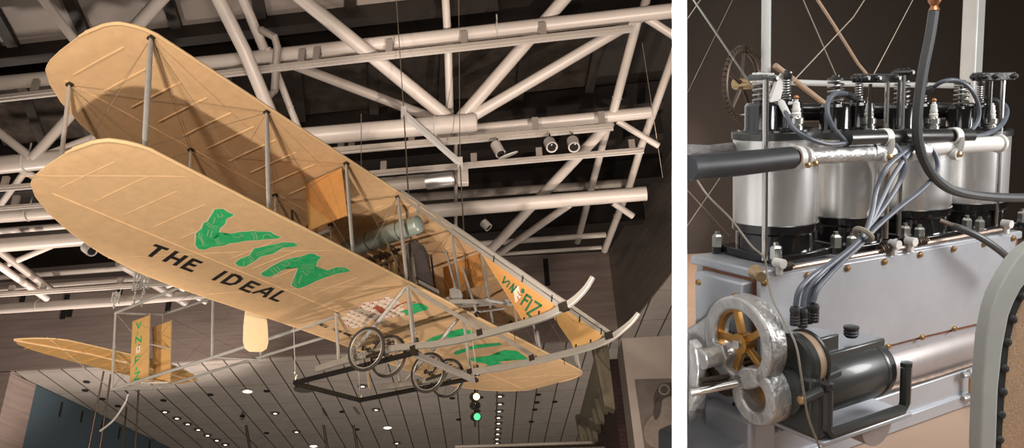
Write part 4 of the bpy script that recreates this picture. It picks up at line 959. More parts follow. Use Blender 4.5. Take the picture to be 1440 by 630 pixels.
# ---- Victorian shop front, seen edge-on at lower right
D0 = 17.0
fa = rz(858, 505, D0); fb = rz(822, 552, D0 * 1.30); dirf = (fb - fa); dirf.z = 0
nf = dirf.cross(V((0, 0, 1))).normalized(); nf = nf if nf.dot(CAMPOS - fa) > 0 else -nf
u = dirf.normalized(); Lf = dirf.length
fo = empty('shop_front', Matrix.Translation(V((fa.x, fa.y, fa.z - 3.2)))); tag(fo, 'old brick building front with a cream bracketed cornice and arched opening, lower right', 'building')
H = 3.2
MB().prism([V((0, 0, -2)), u * Lf + V((0, 0, -2)), u * Lf + V((0, 0, H)), V((0, 0, H))], -nf * .4).build('brick_wall', 'brick', fo)
cor_ = MB().prism([V((0, 0, H - .22)) + nf * .02, nf * .14 + V((0, 0, H - .05)), nf * .24 + V((0, 0, H + .12)), nf * .24 + V((0, 0, H + .25)), V((0, 0, H + .25))], u * Lf).build('cornice', 'cornice', fo)
for i in range(7):
    q = u * (Lf * (i + .5) / 7); MB().prism([q + V((0, 0, H - .75)), q + nf * .10 + V((0, 0, H - .70)), q + nf * .17 + V((0, 0, H - .22)), q + V((0, 0, H - .2))], u * .22).build('cornice_bracket', 'cornice', fo)
for i in (0, 1):
    q = u * (Lf * (.02 if i == 0 else .95)); MB().prism([q + V((0, 0, H - 1.0)), q + nf * .20 + V((0, 0, H - .9)), q + nf * .30 + V((0, 0, H + .35)), q + V((0, 0, H + .35))], u * .3).build('end_bracket', 'cornice', fo)
ar = [u * (Lf * .45 + .85 * math.cos(t)) + V((0, 0, .75 + .85 * math.sin(t))) + nf * .01 for t in [PI * i / 14 for i in range(15)]]
MB().prism([ar[0] - V((0, 0, 2))] + ar + [ar[-1] - V((0, 0, 2))], nf * .05).build('arched_window', 'cornice', fo)
MB().tube(ar, .07, 8).build('arch_moulding', 'brick', fo)
# ---- grey exhibit panel with a printed flyer portrait
k0 = rz(874, 476, 15); k1 = rz(960, 473, 15); dk = (k1 - k0); dk.z = 0; dk.normalize(); nk = dk.cross(V((0, 0, 1))).normalized(); nk = nk if nk.dot(CAMPOS - k0) > 0 else -nk
ko = empty('exhibit_wall', Matrix.Translation(V((k0.x, k0.y, k0.z - 3)))); tag(ko, 'pale grey freestanding exhibit panel at the right edge holding a dark portrait print', 'exhibit panel')
MB().prism([V((0, 0, -1.5)), dk * 1.5 + V((0, 0, -1.5)), dk * 1.5 + V((0, 0, 3)), V((0, 0, 3))], -nk * .8).build('panel_body', 'kiosk', ko)
def kp(px, py, off):
    p = rpl(px, py, k0 + nk * off, nk); return p - V((k0.x, k0.y, k0.z - 3))
MB().prism([kp(893, 535, .0), kp(960, 533, .0), kp(960, 640, .0), kp(908, 640, .0)], nk * .02).build('portrait_print', 'poster', ko)
def kell(cx, cy, a, b, off, nm, m, rot=0):
    P = [kp(cx + a * math.cos(t) * math.cos(rot) - b * math.sin(t) * math.sin(rot), cy + a * math.cos(t) * math.sin(rot) + b * math.sin(t) * math.cos(rot), off) for t in [2 * PI * i / 20 for i in range(20)]]
    MB().prism(P, nk * .006).build(nm, m, ko)
kell(943, 562, 24, 24, .022, 'printed_cap', 'poster3'); kell(942, 583, 18, 26, .030, 'printed_face', 'poster2', .1)
kell(934, 548, 8, 8, .038, 'printed_goggle', 'poster2'); kell(934, 548, 5.5, 5.5, .046, 'printed_goggle_glass', 'poster3'); kell(928, 605, 22, 26, .027, 'printed_scarf', 'poster2', .5)
kell(925, 575, 5, 16, .040, 'printed_strap', 'poster3', .2)
kell(950, 640, 26, 22, .033, 'printed_coat', 'poster3')

# ---- lighting of the hall: unseen lamps, most added to brighten single parts
def light(kind, name, loc, target, energy, size=1., col=(1, .86, .70), spread=None, blend=.5, cone=60):
    L = bpy.data.lights.new(name, kind); L.energy = energy; L.color = col
    if kind == 'AREA':
        L.shape = 'DISK'; L.size = size
        if spread: L.spread = math.radians(spread)
    else:
        L.shadow_soft_size = size
        if kind == 'SPOT': L.spot_size = math.radians(cone); L.spot_blend = blend
    o = bpy.data.objects.new(name, L); COL.objects.link(o); o.location = loc
    o.rotation_euler = (V(target) - V(loc)).to_track_quat('-Z', 'Y').to_euler(); return o
pc = al(-.6, 0, 0)
def cw(x, y, z): return ww((x, y, z))
light('SPOT', 'unseen_hall_spot', al(2.5, -7.5, -5.4), al(-.8, -1.6, .4), 1800, .10, cone=75, col=(1, .85, .72))
light('SPOT', 'unseen_hall_spot', al(3.5, -10.5, -2.2), al(-.6, -1.0, .9), 1800, .25, cone=60, col=(1, .85, .72))  # added fill for the cloth between the wings
light('SPOT', 'unseen_hall_spot', al(-1.5, -7, -3.5), al(-5.3, 0, .9), 1700, .25, cone=55, col=(1, .85, .72))  # added lamp brightening rudders and elevator
light('SPOT', 'unseen_hall_spot', al(4.5, 1.5, -5.5), al(-.6, 2.6, .2), 1150, .12, cone=60, col=(1, .85, .74))
light('SPOT', 'unseen_hall_spot', cw(3.0, 3.0, -1.0), rh(790, 55, 10), 9000, .12, cone=26, col=(1, .87, .78), blend=.35)  # added narrow beam on the right-hand pipes, kept clear of the wings
light('SPOT', 'unseen_hall_spot', cw(1.2, 1.0, 2.0), rh(520, 5, 10.5), 6000, .12, cone=27, col=(1, .87, .78), blend=.35)  # another added beam, for the pipes at top centre
light('SPOT', 'unseen_hall_spot', cw(-11.5, 5, 16), rh(0, 200, 10), 1300, .15, cone=100, col=(1, .87, .78))  # added lamp for the pipes at far left
light('SPOT', 'unseen_hall_spot', cw(-3.2, -1.7, 11.6), rh(240, 10, 11), 330, .15, cone=150, col=(1, .87, .78))  # added lamp hidden above the upper wing, brightens panes and pipes
light('SPOT', 'unseen_hall_spot', cw(3.0, .6, 15.2), rh(800, 270, 9.5), 200, .15, cone=110, col=(1, .87, .78))  # added lamp brightening the thick open-ended pipe
light('SPOT', 'unseen_hall_spot', cw(-8, 9, 20.5), rh(120, 440, 9.6), 4200, .3, cone=90, col=(1, .86, .78))  # added wash on the stone back wall
light('SPOT', 'unseen_hall_spot', cw(-4, 14, 20), rh(420, 590, 9.3), 2200, .5, cone=120, col=(1, .86, .74))  # added wash on the tiled lower ceiling
light('SPOT', 'unseen_hall_spot', cw(3, 10, 16), rh(830, 430, 9.3), 2200, .5, cone=90, col=(1, .86, .74))
light('SPOT', 'unseen_hall_spot', cw(2.5, 5, 8), rh(900, 540, 5), 300, .3, cone=60, col=(1, .86, .74))
# ================================================================== ENGINE BAY (own frame: a along the engine, u up, n towards the viewer, metres)
A_ = V((.869, -.15, .47)); D_ = V((.065, .98, .18)); A_.normalize(); D_ = (D_ - A_ * D_.dot(A_)).normalized(); U_ = -D_
N_ = A_.cross(U_); 
if N_.z > 0: N_ = -N_
th = math.radians(1.8); A2 = A_ * math.cos(th) - U_ * math.sin(th); U2 = U_ * math.cos(th) + A_ * math.sin(th); A_, U_ = A2, U2
# object axes: x = a, y = -n, z = u  (right-handed)
O_ = V(((1085 - 720) / F, (352 - 315) / F, 1)) * 1.31
ME = Matrix((A_, -N_, U_)).transposed()
EW = Matrix.Translation(ww(O_)) @ (W3 @ ME).to_4x4()
def L3(a, u, n): return V((a, -n, u))
EWI = EW.inverted()
def ei(px, py, n):                                   # sight line meets the plane n = const, engine coordinates
    o = EWI @ CAMPOS; d = (EWI.to_3x3() @ ray(px, py)); k = (-n - o.y) / d.y; return o + d * k
def eu(px, py, u):
    o = EWI @ CAMPOS; d = (EWI.to_3x3() @ ray(px, py)); k = (u - o.z) / d.z; return o + d * k
def ea(px, py, a):
    o = EWI @ CAMPOS; d = (EWI.to_3x3() @ ray(px, py)); k = (a - o.x) / d.x; return o + d * k
def pxr(w, p): return w / 2 * depth(EW @ p) / F
UZ = (0, 0, 1)
FLOOR = -.305
eng = empty('aircraft_engine', EW.copy()); tag(eng, 'four cylinder aero engine with silver jackets on a grey crankcase, right of the divider', 'engine')
def eb(mb, nm, m, par=None, **k): return mb.build(nm, m, par or eng, **k)
# crankcase
CF = .08                                             # front face
a0, a1 = -.103, .512
SLP = .040                                            # the case top falls slightly towards the far end
def top_u(a): return -SLP * max(0, a)
def wedge(n0, n1, ulo, uhi, aa=a0, ab_=a1):
    P = [L3(aa, ulo(aa), n0), L3(ab_, ulo(ab_), n0), L3(ab_, uhi(ab_), n0), L3(aa, uhi(aa), n0)]
    return MB().prism(P, (0, n0 - n1, 0))
case = eb(wedge(CF, CF - .136, lambda a: FLOOR + .01, lambda a: top_u(a) - .012), 'crankcase', 'casealu', bevel=.004)
eb(wedge(CF + .006, CF - .142, lambda a: top_u(a) - .016, lambda a: top_u(a) - .002, a0 - .006, a1 + .006), 'case_lip', 'casealu', case, bevel=.003)
def plate(grow, n0, t):
    return MB().prism([ei(1069 - grow, 391 - grow, n0), ei(1431 + grow, 329 - grow, n0), ei(1410 + grow, 447 + grow, n0), ei(1300, 473 + grow, n0), ei(1069 - grow, 534 + grow, n0)], (0, t, 0))
sp = eb(plate(0, CF + .007, .007), 'side_plate', 'casealu', bevel=.0012)
eb(plate(2, CF + .004, .006), 'gasket', 'rust', sp)
scr = [(1075, 397), (1135, 387), (1191, 377), (1243, 368), (1293, 358), (1340, 350), (1383, 343), (1424, 335), (1248, 487), (1296, 474), (1341, 462), (1384, 452)]
for x, y in scr:
    p = ei(x, y, CF + .007); s_ = eb(MB().lathe(p, (0, -1, 0), [(0, .0052), (.002, .0052), (.0045, .0035), (.005, .0)], 14), 'screw', 'brass', sp)
# sump bulge, drain gutter and base
eb(MB().lathe((a0 + .03, -.050, -.215), (1, 0, 0), [(0, .03), (.004, .044), (.46, .044), (.50, .040), (.505, .02)], 28), 'sump_bulge', 'casepink')
eb(MB().tube([ei(1100, 572, .096), ei(1245, 548, .096), ei(1310, 530, .096), ei(1372, 510, .096)], .0040, 8), 'gutter_pipe', 'rustrod')
eb(MB().box((.20, -.078, -.272), (.62, .035, .063)), 'base_rail', 'casealu', bevel=.003)
eb(MB().box((.455, -.03, -.26), (.09, .14, .09)), 'rear_foot', 'casealu', bevel=.004)
gz = ei(1366, 541, .108); gl = eb(MB().lathe(gz - V((0, 0, .013)), UZ, [(0, .0045), (.026, .0045)], 14), 'sight_glass', 'amber')
for y in (526, 558):
    p = ei(1366, y, .108); eb(MB().ball(p, .0085, 12, 8), 'glass_fitting', 'cast', gl); eb(MB().tube([p, p + V((-.018, .004, 0))], .005, 8), 'glass_fitting', 'cast', gl)
# end cover at left
ec = eb(MB().box((a0 - .012, -.018, -.115), (.024, .100, .19)), 'end_cover', 'casealu', bevel=.003)
eb(MB().box((a0 - .001, -.018, -.115), (.006, .108, .198)), 'gasket', 'rust', ec)
for yy, z in ((.022, -.035), (-.055, -.04), (.022, -.19)): eb(MB().lathe((a0 - .024, yy, z), (-1, 0, 0), [(0, .005), (.004, .004), (.005, 0)], 12), 'screw', 'brass', ec)
# ---- cylinders
def cylinder(i):
    ca = .16 * i - .004; c0 = V((ca, -.010, top_u(ca))); r = .062; hz = .022 - .0035 * i
    cy = eb(MB().lathe(c0, UZ, [(.044, r), (.046, r), (.154 + hz, r), (.155 + hz, r - .001)], 48), 'cylinder_jacket', 'alu')
    eb(MB().lathe(c0, UZ, [(.006, r * .94), (.010, r * .93), (.034, r * .93), (.038, r * 1.02), (.049, r * 1.025), (.050, r)], 48), 'cylinder_skirt', 'enamel', cy)
    MBf = MB(); pts = []
    for k in range(32):
        t = 2 * PI * k / 32; q = V((math.cos(t), math.sin(t))); s_ = 1 / max(abs(q.x), abs(q.y)) ** .75; pts.append((ca + q.x * .063 * s_, -.012 + q.y * .064 * s_, c0.z - .002))
    eb(MBf.prism(pts, (0, 0, .012)), 'base_flange', 'enamel', cy, bevel=.002)
    for sx in (-1, 1):
        for sy in (-1, 1):
            p = V((ca + sx * .062, -.012 + sy * .060, c0.z + .008)); eb(MB().lathe(p, UZ, [(0, .0085), (.001, .0085), (.0165, .0085), (.019, .006), (.0195, .004), (.024, .0035)], 6), 'hex_nut', 'nickel', cy, ang=20)
            eb(MB().tube([p - V((0, 0, .01)), p], .008, 8), 'stud_boss', 'enamel', cy)
    eb(MB().lathe(c0, UZ, [(.152 + hz, r + .001), (.1525 + hz, r + .0025), (.162 + hz, r + .0025), (.163 + hz, r)], 48), 'head_ring', 'ring', cy)
    eb(MB().lathe(c0, UZ, [(.163 + hz, .055), (.166 + hz, .054)], 40), 'head_plate', 'enamel', cy)
    for sx, nm in ((-1, 'exhaust'), (1, 'intake')):
        p = V((ca + sx * .0245, -.004 + (-.004 if sx > 0 else 0), c0.z + .165 + hz))
        d = eb(MB().lathe(p, UZ, [(0, .025), (.003, .0235), (.036, .0235), (.0405, .020), (.041, .012), (.043, .012)], 28), 'valve_cage', 'enamel', cy)
        if sx < 0:
            eb(MB().tube([p + V((0, 0, .04)), p + V((0, 0, .082))], .003, 8), 'valve_stem', 'ring', d)
            eb(MB().spring(p + V((0, 0, .043)), UZ, .0115, .0017, .034, 4.5), 'valve_spring', 'spring', d)
            eb(MB().lathe(p + V((0, 0, .077)), UZ, [(0, .013), (.003, .013), (.005, .006), (.008, .006)], 14), 'spring_cap', 'ring', d)
        else:
            eb(MB().tube([p + V((0, 0, .04)), p + V((0, 0, .080))], .0028, 8), 'valve_stem', 'ring', d)
            eb(MB().spring(p + V((0, 0, .043)), UZ, .0055, .0012, .030, 8), 'valve_spring', 'spring', d)
            eb(MB().lathe(p + V((0, 0, .073)), UZ, [(0, .006), (.002, .0075), (.008, .0075), (.009, .0045), (.013, .0045)], 8), 'stem_nut', 'ring', d)
    # spark plug in front of the intake cage
    q = V((ca + .014, -.036, c0.z + .164 + hz)); a_ = eb(MB().lathe(q, UZ, [(0, .010), (.006, .010), (.0065, .008), (.009, .011), (.017, .011), (.018, .008), (.020, .0075)], 6 if 0 else 18), 'spark_plug', 'nickel', cy)
    eb(MB().lathe(q + V((0, 0, .020)), UZ, [(0, .0065), (.004, .0075), (.006, .006), (.010, .0068), (.013, .0055), (.020, .005), (.021, .003), (.026, .003)], 16), 'plug_insulator', 'porc', a_)
    eb(MB().ball(q + V((0, 0, .047)), .004, 10, 6), 'plug_terminal', 'copper', a_)
    return cy
for i in range(4): cylinder(i)
# rear manifold pipes between the heads
eb(MB().tube([(.07, .045, .213), (.56, .045, .190)], .008, 14), 'intake_pipe', 'ring')
eb(MB().tube([(.07, .050, .203), (.56, .050, .180)], .012, 14), 'intake_pipe', 'enamel')
# ---- rocker gear: rods at the pixel places of each lever
def rocker(i, rods, lever, lm='iron'):
    (x0, y0), (x1, y1), hpx = lever; p = ei(x0, y0, .055); q = ei(x1, y1, .075); h = pxr(hpx, p) * 2
    d = (q - p); prof = []
    o = eb(MB().bar(p - d * .05, q + d * .05, .005, h), 'rocker_arm', lm, bevel=.0025)
    for s_ in (-.008, .008):
        eb(MB().bar(p - d * .02 + V((0, s_, 0)), q + d * .08 + V((0, s_, 0)), .0035, h * .95), 'rocker_plate', lm, o, bevel=.0015)
    for t in (.08, .42, 1.0):
        c = p + d * t; eb(MB().lathe(c - V((0, .016, 0)), (0, 1, 0), [(0, .003), (.002, .0048), (.004, .0048), (.03, .0048), (.032, .003)], 8), 'rocker_bolt', 'ring', o)
    for (xa, ya, yb, w, n, m) in rods:
        a = ei(xa, ya, n); b = ei(xa, yb, n); b = V((a.x, a.y, b.z)); rr = pxr(w, a)
        if b.z > .0 and yb > 300: b.z = .012
        r_ = eb(MB().tube([a, b], rr, 10), 'pushrod', m)
rocker(0, [(1077, 112, 372, 8.5, .082, 'steel')], ((1064, 109), (1081, 110), 15), 'nickel')
rocker(1, [(1248, 115, 184, 6.5, .078, 'steel'), (1249, 230, 344, 6, .088, 'rustrod'), (1224, 118, 180, 5, .06, 'ring')], ((1206, 110), (1253, 110), 13))
rocker(2, [(1271, 106, 340, 6.5, .086, 'steel'), (1265, 108, 180, 5, .07, 'ring')], ((1262, 106), (1272, 102), 14))
rocker(3, [(1411, 112, 325, 6.5, .07, 'steel'), (1394, 114, 172, 5, .05, 'ring')], ((1374, 108), (1418, 107), 12))
# camshaft rod with brackets along the top edge
eb(MB().tube([ei(1092, 380, .088), ei(1180, 364, .088), ei(1418, 321, .088)], .0036, 8), 'cam_rod', 'rustrod')
for x, y in ((1096, 374), (1258, 347), (1281, 343), (1416, 318)):
    p = ei(x, y, .092); b = eb(MB().bar(p + V((0, 0, -.014)), p + V((0, 0, .009)), .007, .010), 'rod_bracket', 'strap', bevel=.002)
    eb(MB().lathe(p + V((0, .008, .004)), (0, -1, 0), [(0, .007), (.016, .007)], 12), 'bracket_eye', 'strap', b)
for xa, xb, y in ((1100, 1112, 376), (1235, 1252, 351), (1288, 1302, 341)):
    p = ei(xa, y - .0, .088); q = ei(xb, y - (xb - xa) * .18, .088); eb(MB().spring(p, q - p, .0055, .0016, (q - p).length, 5), 'rod_spring', 'chain')
# bell crank knob at the front corner
p = ei(1062, 382, .10); kb = eb(MB().lathe(p, (-.5, -.8, 0), [(0, .010), (.002, .0105), (.006, .0095), (.016, .006), (.026, .005), (.030, .007), (.034, .007)], 18), 'knob', 'bronze')
# ---- pipes and hoses
pp = [ei(1124, 221, .096), ei(1170, 218, .096), ei(1235, 214, .096)]
eb(MB().tube(pp, [.0115, .0118, .0125], 20), 'water_pipe', 'cast')
eb(MB().tube(smoothp([ei(1225, 213, .096), ei(1246, 215, .100), ei(1262, 216, .098), ei(1300, 211, .094)], 5), .0135, 20), 'water_pipe', 'cast')
eb(MB().tube([ei(1285, 210, .094), ei(1340, 205, .094), ei(1402, 202, .09)], .0125, 20), 'water_pipe', 'strap')
eb(MB().tube(smoothp([ei(1243, 218, .09), ei(1240, 245, .078), ei(1231, 290, .072), ei(1222, 305, .068)], 4), [.013, .012, .0115, .011, .010, .010, .0095, .009, .0085, .008, .0075, .007, .006], 14), 'water_elbow', 'alu')
eb(MB().lathe(ei(1403, 202, .09), (1, 0, 0), [(-.003, .010), (.0, .0155), (.006, .0155), (.010, .006)], 20), 'pipe_end_cap', 'strap')
def clampr(px, py, n, R, wd=.010, m='strap'):
    p = ei(px, py, n); d = V((1, 0, -.08)).normalized()
    c = eb(MB().annulus(p - d * wd / 2, d, R + .0022, R - .001, wd, 28), 'hose_clamp', m)
    eb(MB().lathe(p + V((.0, -R - .004, -R * .6)), (0, -1, 0), [(0, .004), (.004, .004), (.005, .002)], 10), 'clamp_screw', 'brass', c); return c
hose = [ei(940, 241, .105), ei(968, 236, .104), ei(1040, 230, .100), ei(1112, 222, .096)]
BRD_S = 246 / F                                      # right face of the divider as x/z
eb(MB().tube(hose[1:], [.0165, .0165, .0155], 22), 'rubber_hose', 'rubber')
clampr(1120, 222, .096, .0145); clampr(1132, 221, .096, .0125, .006)
eb(MB().tube([ei(1110, 222, .096), ei(1128, 221, .096)], .011, 16), 'hose_stub', 'copper')
eb(MB().tube([ei(968, 211, -.02), ei(998, 212, -.02), ei(1030, 208, -.02)], .0085, 14), 'wrapped_hose', 'cloth')
# ignition conduit
cd = eb(MB().tube([ei(1190, 195, .104), ei(1275, 192, .100), ei(1364, 191, .094)], .0115, 22), 'ignition_conduit', 'ring')
for x, y in ((1243, 193), (1341, 191)):
    p = ei(x, y, .1); eb(MB().annulus(p - V((.007, 0, 0)), (1, 0, -.03), .0135, .011, .014, 28), 'conduit_strap', 'strap', cd)
    q = p + V((-.003, -.008, -.028)); eb(MB().tube(smoothp([p + V((0, -.012, -.002)), p + V((-.001, -.013, -.014)), q], 4), .0065, 8, flat=.4), 'conduit_strap', 'strap', cd)
    s2 = eb(MB().lathe(q + V((0, .006, 0)), (0, -1, 0), [(0, .0095), (.010, .0095)], 16), 'strap_foot', 'strap', cd)
    eb(MB().lathe(q + V((0, -.004, 0)), (0, -1, 0), [(0, .0045), (.004, .0045), (.005, .002)], 10), 'strap_screw', 'brass', cd)
def cable_(pts, w, m, nm, par=None, n0=None):
    P = smoothp([ei(x, y, n) for x, y, n in pts], 6); r = pxr(w, P[len(P) // 2]); return eb(MB().tube(P, r, 10), nm, m, par)
# big rubber hoses
bh = cable_([(1313, 16, .13), (1308, 50, .13), (1298, 100, .128), (1291, 150, .126), (1290, 190, .124), (1298, 222, .122), (1315, 250, .12), (1342, 268, .12), (1385, 276, .12), (1438, 278, .12), (1475, 274, .12)], 14, 'hoseg', 'rubber_hose')
p = ei(1314, 8, .13); eb(MB().lathe(p + V((0, 0, -.01)), UZ, [(0, .005), (.004, .008), (.010, .005), (.016, .009), (.04, .010)], 14), 'hose_nozzle', 'copper', bh)
cable_([(1340, 318, .10), (1352, 322, .115), (1375, 332, .13), (1400, 348, .14), (1420, 365, .14), (1436, 384, .14)], 10, 'hoseg', 'rubber_hose')
cable_([(1322, 310, .085), (1338, 316, .10), (1353, 322, .115)], 6, 'rustrod', 'copper_tube')
# plug leads
for k_, pts in enumerate(([(1100, 150, .05), (1106, 160, .07), (1114, 178, .09), (1134, 193, .105), (1165, 203, .11), (1196, 200, .104)],
            [(1190, 132, .06), (1176, 131, .08), (1165, 142, .09), (1164, 160, .10), (1172, 180, .105), (1188, 198, .106)],
            [(1311, 124, .05), (1325, 115, .07), (1345, 113, .08), (1364, 124, .09), (1376, 148, .09), (1375, 170, .09), (1362, 188, .094)],
            [(1402, 143, .05), (1413, 148, .06), (1416, 160, .07), (1408, 176, .08), (1388, 188, .09), (1363, 193, .094)])):
    lead = cable_(pts, (6.5, 7, 6, 6.5)[k_], 'wireg', 'plug_lead')
for (x0, y0, n0, x1, y1, n1, m, w) in ((1098, 143, .05, 1108, 163, .07, 'strap', 10), (1204, 139, .04, 1190, 132, .06, 'boot', 9), (1295, 132, .04, 1312, 123, .055, 'boot', 9), (1384, 138, .04, 1403, 142, .055, 'boot', 8)):
    a = ei(x0, y0, n0); b = ei(x1, y1, n1); r = pxr(w, a); eb(MB().tube([a, a * .9 + b * .1, a * .1 + b * .9, b], [r * .8, r, r, r * .85], 14), 'lead_sleeve', m)
# bundle of leads from the magneto to the conduit
BN = .175
for pts in ([(1119, 430, BN), (1124, 408, .175), (1142, 388, .17), (1168, 370, .16), (1196, 350, .15), (1216, 328, .14), (1226, 300, .13), (1233, 265, .12), (1250, 232, .12), (1286, 203, .11)],
            [(1129, 432, BN), (1134, 408, .172), (1152, 386, .17), (1176, 366, .16), (1202, 344, .148), (1217, 324, .138), (1238, 298, .13), (1262, 262, .12), (1273, 232, .12), (1262, 208, .11), (1250, 196, .10)],
            [(1136, 428, .165), (1142, 404, .165), (1158, 384, .16), (1182, 362, .15), (1208, 340, .142), (1222, 318, .135), (1240, 280, .125), (1256, 248, .12), (1276, 218, .115), (1288, 204, .105)],
            [(1143, 426, BN), (1150, 406, .172), (1166, 386, .165), (1186, 366, .155), (1210, 344, .145), (1232, 320, .14), (1264, 292, .13), (1298, 265, .12), (1318, 240, .11), (1314, 215, .105), (1300, 200, .1)]):
    cable_(pts, 7.5, 'wireg', 'magneto_lead')
p = ei(1214, 330, .142); eb(MB().torus(p, (ei(1222, 318, .14) - ei(1206, 341, .14)), .0125, .004, 20, 8), 'lead_tie', 'cord')
# thin cord hanging in front
cable_([(978, 250, .02), (997, 277, .04), (1027, 307, .07), (1056, 345, .10), (1074, 362, .105), (1079, 386, .11), (1086, 420, .15), (1103, 452, .20), (1119, 485, .235), (1127, 530, .245), (1136, 585, .24), (1152, 628, .23), (1158, 650, .22)], 3.0, 'cord', 'tie_cord')
# ---- magneto
mg = empty('magneto', Matrix()); mg.parent = eng
def mb_(mb, nm, m, par=None, **k): return mb.build(nm, m, par or mg, **k)
MN = .165; c0 = ei(1118, 546, MN); c1 = ei(1228, 516, MN); c1 = V((c1.x, c0.y, (c0.z + c1.z) / 2)); c0.z = c1.z
Lm = c1.x - c0.x; R = .0415
mb_(MB().lathe(c0, (1, 0, 0), [(0, R * .96), (.004, R), (Lm - .006, R), (Lm - .001, R * .95), (Lm, R * .8)], 44), 'magneto_body', 'magneto')
mb_(MB().lathe(c0 + V((Lm - .02, 0, 0)), (1, 0, 0), [(0, R * 1.01), (.004, R * 1.03), (.007, R * 1.01)], 44), 'body_band', 'magneto')
yb = c0.y; zc0 = c0.z
mb_(MB().box((c0.x + Lm * .56, yb + .006, zc0 + R * .86), (Lm * .86, .052, .022)), 'pole_block', 'magneto', bevel=.003)
tb = mb_(MB().box((c0.x + Lm * .22, yb + .008, zc0 + R + .012), (Lm * .42, .045, .030)), 'terminal_block', 'magneto', bevel=.003)
for x, y in ((1118, 452), (1129, 455), (1137, 450), (1145, 448)):
    p = ei(x, y - 20, BN if x != 1137 else .16); q = p + V((0, 0, -.024)); mb_(MB().lathe(q, UZ, [(0, .0062), (.017, .0062), (.018, .0068), (.021, .0068), (.0245, .0055)], 14), 'terminal_boot', 'boot', tb)
    for j in range(3): mb_(MB().torus(q + V((0, 0, .004 + .004 * j)), UZ, .0062, .0007, 16, 5), 'boot_ridge', 'magneto', tb)
p = ei(1197, 466, MN + .005); mb_(MB().lathe(p + V((0, 0, -.008)), UZ, [(0, .0075), (.004, .0105), (.006, .009), (.008, .0105), (.010, .009), (.012, .0105), (.015, .0105), (.016, .008)], 18), 'oil_cap', 'boot')
# round distributor head at the gear end
dh = V((c0.x, yb, zc0 + .038)); 
mb_(MB().lathe(dh + V((-.010, 0, 0)), (1, 0, 0), [(0, .036), (.003, .040), (.012, .041), (.014, .038)], 40), 'distributor_head', 'magneto')
mb_(MB().annulus(dh + V((.0045, 0, 0)), (1, 0, 0), .0385, .030, .012, 40), 'distributor_rim', 'tanwood')
mb_(MB().torus(dh + V((.019, 0, 0)), (1, 0, 0), .039, .003, 40, 8), 'clip_band', 'magneto')
mb_(MB().tube([dh + V((.012, -.030, -.018)), dh + V((.045, -.030, -.014))], .0075, 12), 'clip_screw', 'magneto')
mb_(MB().box((c0.x - .004, yb, zc0 - .012), (.016, .085, .085)), 'end_housing', 'magneto', bevel=.01)
mb_(MB().lathe((c0.x - .030, yb, zc0 - .0), (1, 0, 0), [(.006, .018), (.008, .030), (.026, .031), (.028, .027)], 36), 'drive_coupling', 'magneto')
p = ei(1128, 562, MN + .05); mb_(MB().tube([p, p + V((.032, 0, .004))], .0068, 14), 'hold_down_bolt', 'magneto'); mb_(MB().lathe(p, (-1, 0, 0), [(0, .006), (.004, .0055), (.005, .003)], 12), 'bolt_head', 'brass')
# U bracket in front and base shelf
ya = yb - R - .008; zb = zc0 - R - .006
xs0 = c0.x + .004; xs1 = c1.x + .004
br = mb_(MB().tube([(xs0, ya, zb + .060), (xs0, ya, zb + .008), (xs0 + .006, ya, zb), (xs1 - .006, ya, zb), (xs1, ya, zb + .008), (xs1, ya, zb + .058)], .0075, 8), 'holding_bracket', 'magneto')
mb_(MB().box((xs0 - .002, ya + .01, zb + .030), (.024, .020, .068)), 'bracket_post', 'magneto', br, bevel=.003)
for x, z in ((xs0, .064), (xs1, .060)): mb_(MB().lathe((x, ya, zb + z), UZ, [(0, .0085), (.006, .0085), (.007, .004)], 6), 'bracket_nut', 'magneto', br)
mb_(MB().box(((xs0 + xs1) / 2, (ya + -.08) / 2, zb - .010), (xs1 - xs0 + .02, abs(ya + .08) + .01, .007)), 'support_shelf', 'casealu', bevel=.002)
mb_(MB().annulus(((xs0 * .35 + xs1 * .65), ya + .002, zb - .012), (0, 1, 0), .030, .001, .03, 30, 0 + PI * .5, PI * 1.5, ref=UZ), 'shelf_gusset', 'casepink')
eb(MB().box((.13, -.092, -.293), (.56, .02, .022)), 'base_flange_rail', 'casealu', bevel=.002)
# ---- gears and the cast cover in front of the end
GA = -.178
bigc = ea(1037, 482, GA); smc = ea(1060, 558, GA)
gc = empty('gear_cover', Matrix()); gc.parent = eng
cv = MB()
def ring2(c, Ro, Ri, t, a0_, a1_, n=34): cv.annulus(c, (1, 0, 0), Ro, Ri, t, n, a0_, a1_, ref=UZ)
Rb, Rs = .0635, .040
ring2(bigc - V((.002, 0, 0)), Rb, Rb - .0185, .030, 0, 2 * PI)
cv.build('cover_ring', 'cast', gc, bevel=.003)
cv = MB(); ring2(smc - V((.002, 0, 0)), Rs, Rs - .019, .036, 0, 2 * PI); cv.build('cover_ring', 'cast', gc, bevel=.003)
wb_ = ea(985, 455, GA + .01)
MB().prism([ea(1002, 440, GA + .02), ea(966, 462, GA + .02), ea(966, 600, GA + .02), ea(985, 560, GA + .02), ea(990, 500, GA + .02), ea(1006, 478, GA + .02)], (.012, 0, 0)).build('cover_wing', 'cast', gc, bevel=.003)
